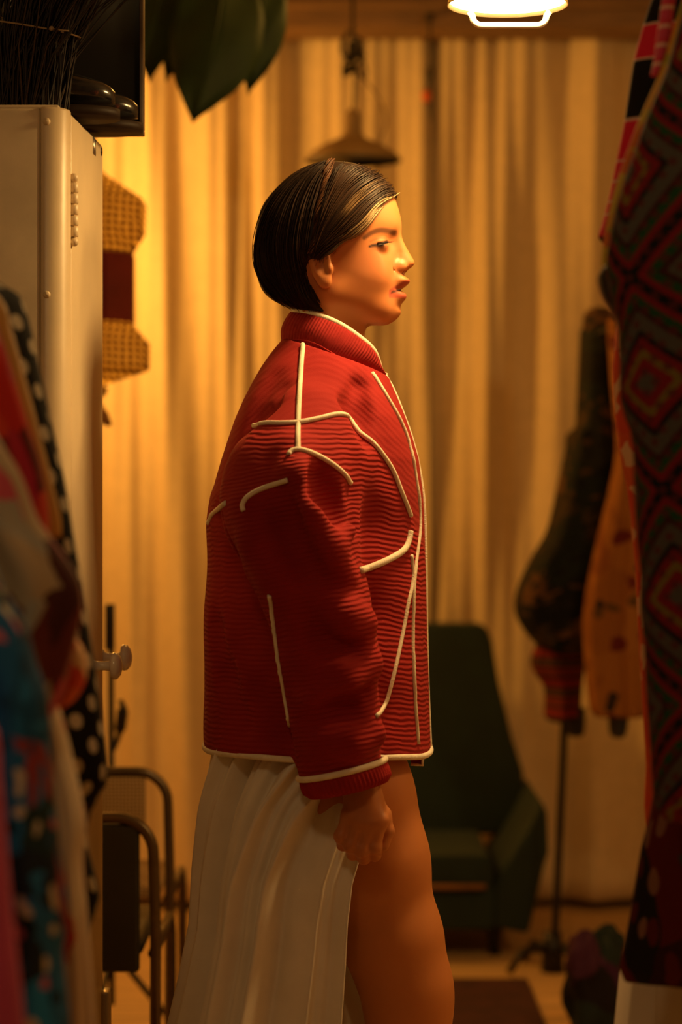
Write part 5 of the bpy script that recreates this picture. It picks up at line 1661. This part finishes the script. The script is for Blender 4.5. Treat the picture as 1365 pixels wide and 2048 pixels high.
def piping(pts, r=0.0034, n=64, flat=0.75, mirror=False):
    P_ = catmull(np.array(pts, dtype=float), n)
    Q3 = [on_jacket(*p) for p in P_]
    A = np.array([list(q_) for q_ in Q3])
    for _ in range(4): A[1:-1] = (A[:-2] + 2 * A[1:-1] + A[2:]) / 4
    for i_, a in enumerate(A):                                     # keep the cord on top of the cloth
        o_ = Vector((0, 0, CAMZ)); v_ = Vector(a) - o_
        h_, n_, _, ds_ = jbvh.ray_cast(o_, v_.normalized())
        if h_ is not None and ds_ < v_.length + 0.0005: A[i_] = np.array(h_ + n_ * 0.0008)
    mb = MB().tube([Vector(a) for a in A], r, 10, flat=1.0)
    o = mb.build('piping', M['piping'], jacket)
    if mirror:                                                     # the same seam on her other side
        A2 = A.copy(); A2[:, 1] = 2 * PYW - A2[:, 1]
        MB().tube([Vector(a) for a in A2], r, 8).build('piping', M['piping'], jacket)
    return o


piping([(608, 682), (604, 720), (600, 780), (597, 840), (596, 880), (597, 900)], mirror=True)
piping([(508, 852), (530, 847), (565, 847), (600, 845), (640, 837), (675, 829), (695, 832), (708, 850), (720, 866), (742, 882), (764, 908), (785, 940), (803, 985), (815, 1015), (821, 1032)], n=120, mirror=True)
piping([(578, 910), (584, 902), (600, 900), (628, 908), (660, 925), (688, 948), (701, 966)], mirror=True)
piping([(488, 1022), (486, 1010), (494, 996), (515, 982), (545, 970), (576, 960)], mirror=True)
piping([(417, 1046), (428, 1026), (452, 1006)], n=16)
piping([(745, 746), (768, 785), (792, 825), (812, 868), (826, 920), (836, 985), (841, 1050), (834, 1110), (827, 1165), (826, 1240), (826, 1320), (830, 1400), (837, 1488)], 0.0030, 70, mirror=True)
piping([(721, 1141), (750, 1131), (785, 1115), (808, 1099), (817, 1080), (820, 1062)], 0.0045, mirror=True)
piping([(822, 1110), (826, 1140), (824, 1170), (817, 1200), (808, 1250), (796, 1310), (782, 1370), (768, 1415), (752, 1433)], 0.0028, mirror=True)
piping([(540, 1190), (547, 1240), (556, 1310), (568, 1380), (580, 1450)], 0.0030, mirror=True)
# outer front edge on the middle plane
fe = catmull(np.array([(770, 751), (786, 778), (804, 822), (822, 872), (836, 925), (846, 985), (850, 1050), (852, 1150), (853, 1250), (855, 1350), (858, 1430), (861, 1492)], dtype=float), 60)
for dy in (-0.012, 0.014):
    MB().tube([Vector((X(a, 3.4) - 0.001, PYW + dy, Z(b_, 3.4))) for a, b_ in fe], 0.0036, 10).build('piping', M['piping'], jacket)
# hem all round
hp_ = []
for a in np.linspace(0, 2 * PI, 140, endpoint=False):
    i_ = np.interp(hem_z, jz[::-1], jb[::-1]) if jz[0] > jz[-1] else np.interp(hem_z, jz, jb)
    f_ = np.interp(hem_z, jz, jf); w_ = np.interp(hem_z, jz, jw)
    xc, aa = (i_ + f_) / 2, (f_ - i_) / 2
    ca_, sa_ = math.cos(a), math.sin(a)
    x = xc + aa * math.copysign(abs(ca_)**(2 / 2.35), ca_); y = w_ * math.copysign(abs(sa_)**(2 / 2.35), sa_)
    hp_.append((x, PYW + y, hem_z - 0.006 * min(1, max(0, (x - 0.03) / 0.08)) + 0.0015 * math.sin(5 * a)))
MB().tube(hp_, 0.0042, 10, closed=True).build('hem_piping', M['piping'], jacket)
# inner placket corner below the front hem
MB().box((X(822, 3.42), 3.41, Z(1530, 3.41)), (X(846, 3.42), 3.416, Z(1480, 3.41))).build('inner_placket', M['jacket'], jacket, bevel=0.001)
MB().tube([W(822, 1528, 3.408), W(845, 1530, 3.408), W(847, 1500, 3.408)], 0.0025, 8).build('piping', M['piping'], jacket)

# collar: stand-up band of ribbed cloth, open at the front
cb = catmull(np.array([(563, 682), (605, 680), (634, 689), (678, 714), (730, 740), (766, 753)], dtype=float), 60)
ct = catmull(np.array([(582, 622), (620, 627), (671, 644), (715, 670), (752, 703), (768, 748)], dtype=float), 60)
vs, fs, NR = [], [], 10


def collar_pt(i, v, side, off=0.0):
    t = i / 59
    yb = -0.088 * max(0.0, math.sin(PI * t))**0.55; yt = -0.071 * max(0.0, math.sin(PI * t))**0.55
    y = yb * (1 - v) + yt * v
    pb = cb[i]; pt_ = ct[i]
    p = pb * (1 - v) + pt_ * v
    d = PYW + y
    bul = 0.006 * math.sin(PI * v)
    x = X(p[0], d); z = Z(p[1], d)
    xm = X(655, 3.4)
    dirx = (x - xm); L = math.hypot(dirx, y) + 1e-6
    return (x + dirx / L * (bul - off), PYW + side * -1 * (abs(y) + abs(y) / L * (bul - off)) if side > 0 else PYW + abs(y) + abs(y) / L * (bul - off), z)


grid = []
for off in (0.0, 0.007):
    for v in np.linspace(-0.22, 1, NR):
        row = [collar_pt(i, v, 1, off) for i in range(59, -1, -1)] + [collar_pt(i, v, -1, off) for i in range(1, 60)]
        grid.append(row)
NC = len(grid[0])
vs = [p for row in grid for p in row]
for r_ in range(NR - 1):
    for k in range(NC - 1):
        a = r_ * NC + k
        fs.append((a, a + 1, a + NC + 1, a + NC))
        b0 = (NR + r_) * NC + k
        fs.append((b0 + NC, b0 + NC + 1, b0 + 1, b0))
for k in range(NC - 1):
    a = (NR - 1) * NC + k; b0 = (2 * NR - 1) * NC + k
    fs.append((a, a + 1, b0 + 1, b0))
for k in (0, NC - 1):
    for r_ in range(NR - 1):
        a = r_ * NC + k; b0 = (NR + r_) * NC + k
        fs.append((a, a + NC, b0 + NC, b0))
cph = np.array([(k % NC) for k in range(len(vs))], dtype=float)
cuv = [(k % NC / NC, (k // NC % NR) / NR) for k in range(len(vs))]
m, nt, b = new_mat('red_ribbed_collar')
tcn = nd(nt, 'ShaderNodeTexCoord')
sx = nd(nt, 'ShaderNodeSeparateXYZ', {0: tcn.outputs['UV']})
rb = math_n(nt, 'MULTIPLY_ADD', math_n(nt, 'SINE', math_n(nt, 'MULTIPLY', sx.outputs[0], 2 * PI * 84)), 0.5, 0.5)
nt.links.new(ramp(nt, nd(nt, 'ShaderNodeTexNoise', {'Scale': 12.0}).outputs[0], [(0.3, (0.26, 0.014, 0.014)), (0.7, (0.33, 0.020, 0.020))]), b.inputs['Base Color'])
b.inputs['Roughness'].default_value = 0.85; b.inputs['Specular IOR Level'].default_value = 0.15
bp = nd(nt, 'ShaderNodeBump', {'Height': rb, 'Strength': 0.7, 'Distance': 0.0015})
nt.links.new(bp.outputs[0], b.inputs['Normal'])
mk('collar', vs, fs, m, jacket, uv=cuv)
top = [collar_pt(i, 1.0, 1, 0.0035) for i in range(59, -1, -1)] + [collar_pt(i, 1.0, -1, 0.0035) for i in range(1, 60)]
MB().tube(top, 0.0046, 10).build('collar_piping', M['piping'], jacket)
seamc = [collar_pt(i, 0.0, 1, 0.0) for i in range(59, -1, -1)] + [collar_pt(i, 0.0, -1, 0.0) for i in range(1, 60)]
MB().tube(seamc, 0.0012, 6).build('collar_seam', M['rib'], jacket)
for dy in (-1, 1):
    MB().tube([Vector(collar_pt(59, v, dy, 0.002)) for v in np.linspace(0, 1, 8)], 0.0036, 8).build('piping', M['piping'], jacket)

# cuffs: ribbed bands with a piped seam
for sgn in (1, -1):
    cc_ = (cA + cB) / 2
    hwc = np.linalg.norm(cB - cA) / 2
    vs, fs = [], []
    nR, nA = 9, 300
    for r_ in range(nR):
        f = r_ / (nR - 1)
        sc = 1.01 + 0.03 * math.sin(PI * f) - (0.10 * max(0, f - 0.75) * 4 if f > 0.75 else 0)
        dn = -0.030 * f + 0.003
        for k in range(nA):
            a = 2 * PI * k / nA
            rib_ = 1 + 0.016 * math.cos(60 * a) * min(1, 3 * f)
            p = cc_ + ax_c * (hwc * sc * rib_ * math.cos(a)) + np.array([0, 0.056 * sc * rib_ * math.sin(a), 0]) + nrm_c * dn + ax_c * 0.003 * f
            vs.append((p[0], PYW + p[1] * sgn, p[2]))
    for r_ in range(nR - 1):
        for k in range(nA):
            q4 = (r_ * nA + k, r_ * nA + (k + 1) % nA, (r_ + 1) * nA + (k + 1) % nA, (r_ + 1) * nA + k)
            fs.append(q4 if sgn < 0 else q4[::-1])
    o = MB().add(vs, fs).build('cuff', M['rib'], jacket)
    mm = o.modifiers.new('solid', 'SOLIDIFY'); mm.thickness = 0.004; mm.offset = -1
    rg_ = []
    for k in range(60):
        a = 2 * PI * k / 60
        p = cc_ + ax_c * (hwc * 1.02 * math.cos(a)) + np.array([0, 0.0575 * math.sin(a), 0]) + nrm_c * 0.002
        rg_.append((p[0], PYW + p[1] * sgn, p[2]))
    MB().tube(rg_, 0.0042, 10, closed=True).build('cuff_piping', M['piping'], jacket)

# ---- skirt: gathered white cotton, open along the near front
sk = np.array([(1400, 450, 790, .165), (1500, 430, 806, .185), (1600, 412, 806, .196), (1720, 403, 806, .205), (1830, 398, 812, .215), (1950, 375, 822, .228), (2048, 352, 830, .240), (2250, 310, 850, .262), (2560, 250, 880, .290)])
skz = np.array([Z(r_[0], 3.4) for r_ in sk])[::-1]; skb = np.array([X(r_[1], 3.4) for r_ in sk])[::-1]; skf = np.array([X(r_[2], 3.4) for r_ in sk])[::-1]; skw = sk[::-1, 3]
slit_py = [1400, 1500, 1560, 1620, 1709, 1766, 1845, 1927, 2048, 2300, 2560]
slit_px = [800, 785, 765, 742, 716, 699, 690, 686, 678, 665, 650]
nz_, na_ = 90, 260
vs, fs, uv = [], [], []
for j in range(nz_):
    z = skz[-1] + (skz[0] - skz[-1]) * j / (nz_ - 1)
    f = j / (nz_ - 1)
    b0, f0, w0 = (np.interp(z, skz, q_) for q_ in (skb, skf, skw))
    xc, aa = (b0 + f0) / 2, (f0 - b0) / 2
    py_near = 1024 - (z - CAMZ) / 3.21 * FPX
    xs_ = X(np.interp(py_near, slit_py, slit_px), 3.21)
    cu_ = np.clip((xs_ - xc) / aa, -0.99, 0.99)
    th0 = -math.acos(math.copysign(abs(cu_)**(2.5 / 2), cu_))                       # near side (y < 0), start at the slit
    th1 = -2 * PI + 0.25                                                           # round the back to the far front
    for k in range(na_):
        u = k / (na_ - 1)
        a = th0 + (th1 - th0) * u
        ca_, sa_ = math.cos(a), math.sin(a)
        x = xc + aa * math.copysign(abs(ca_)**0.8, ca_); y = w0 * math.copysign(abs(sa_)**0.8, sa_)
        g = 0.25 + 0.75 * f**0.7
        s_ = u * 2 * PI * 17 + 0.8 * math.sin(u * 40) + 0.5 * math.sin(u * 17 + 2)
        pl_ = 1.3 * (1 - abs(math.sin(s_ * 0.5)) ** 0.8) - 0.5 + 0.35 * math.sin(s_ * 1.63 + 1.3) * (1 - 0.5 * f) + 0.55 * math.sin(s_ * 0.31 + 2 + f)
        amp = (0.011 + 0.021 * g) * min(1, u * 30 + 0.25)
        nx_, ny_ = ca_ / aa, sa_ / w0
        L = math.hypot(nx_, ny_)
        sil = 1 - 0.65 * abs(ca_)**6
        vs.append((x + nx_ / L * pl_ * amp * sil, PYW + y + ny_ / L * pl_ * amp, z))
        uv.append((u * 1.4, z))
for j in range(nz_ - 1):
    for k in range(na_ - 1):
        fs.append((j * na_ + k, (j + 1) * na_ + k, (j + 1) * na_ + k + 1, j * na_ + k + 1))
m, nt, b = new_mat('white_cotton_skirt')
tcn = nd(nt, 'ShaderNodeTexCoord')
nz = nd(nt, 'ShaderNodeTexNoise', {'Vector': tcn.outputs['Object'], 'Scale': 20.0, 'Detail': 4.0})
nt.links.new(ramp(nt, nz.outputs[0], [(0.3, (0.78, 0.72, 0.64)), (0.7, (0.86, 0.80, 0.72))]), b.inputs['Base Color'])
b.inputs['Roughness'].default_value = 0.9; b.inputs['Specular IOR Level'].default_value = 0.1
n2 = nd(nt, 'ShaderNodeTexNoise', {'Vector': tcn.outputs['Object'], 'Scale': 500.0, 'Detail': 2.0})
bp = nd(nt, 'ShaderNodeBump', {'Height': n2.outputs[0], 'Strength': 0.12, 'Distance': 0.002})
nt.links.new(bp.outputs[0], b.inputs['Normal'])
M['skirt'] = m
skirt = mk('skirt', vs, fs, M['skirt'], woman, uv=uv)
mm = skirt.modifiers.new('solid', 'SOLIDIFY'); mm.thickness = 0.0012; mm.offset = 0
skirt['label'] = 'long white cotton skirt with open slit'
# stitched edges of the slit
MB().tube([vs[j * na_ + 0] for j in range(nz_)], 0.0014, 6).build('slit_hem', M['skirt'], skirt)
MB().tube([vs[j * na_ + 9] for j in range(nz_)], 0.0007, 5).build('slit_seam', M['skirt'], skirt)

# the skirt's far front panel, hanging between the legs behind the slit
ed = catmull(np.array([(686, 1840), (690, 1885), (703, 1930), (718, 1977), (746, 2026), (762, 2080), (790, 2250), (812, 2520)], dtype=float), 40)
vs, fs = [], []
for i, (ex, ey) in enumerate(ed):
    for k in range(14):
        u = k / 13
        y = -0.018 + 0.006 * math.sin(9 * u + 0.5 + i * 0.02) * (1 - u * 0.4)
        p = W(632 + (ex - 632) * u, ey, PYW + y)
        vs.append(tuple(p))
for i in range(39):
    for k in range(13):
        fs.append((i * 14 + k, (i + 1) * 14 + k, (i + 1) * 14 + k + 1, i * 14 + k + 1))
pn_ = mk('inner_panel', vs, fs, M['skirt'], skirt)
mm = pn_.modifiers.new('solid', 'SOLIDIFY'); mm.thickness = 0.0012; mm.offset = 0
MB().tube([vs[i * 14 + 13] for i in range(40)], 0.0016, 6).build('panel_hem', M['skirt'], skirt)
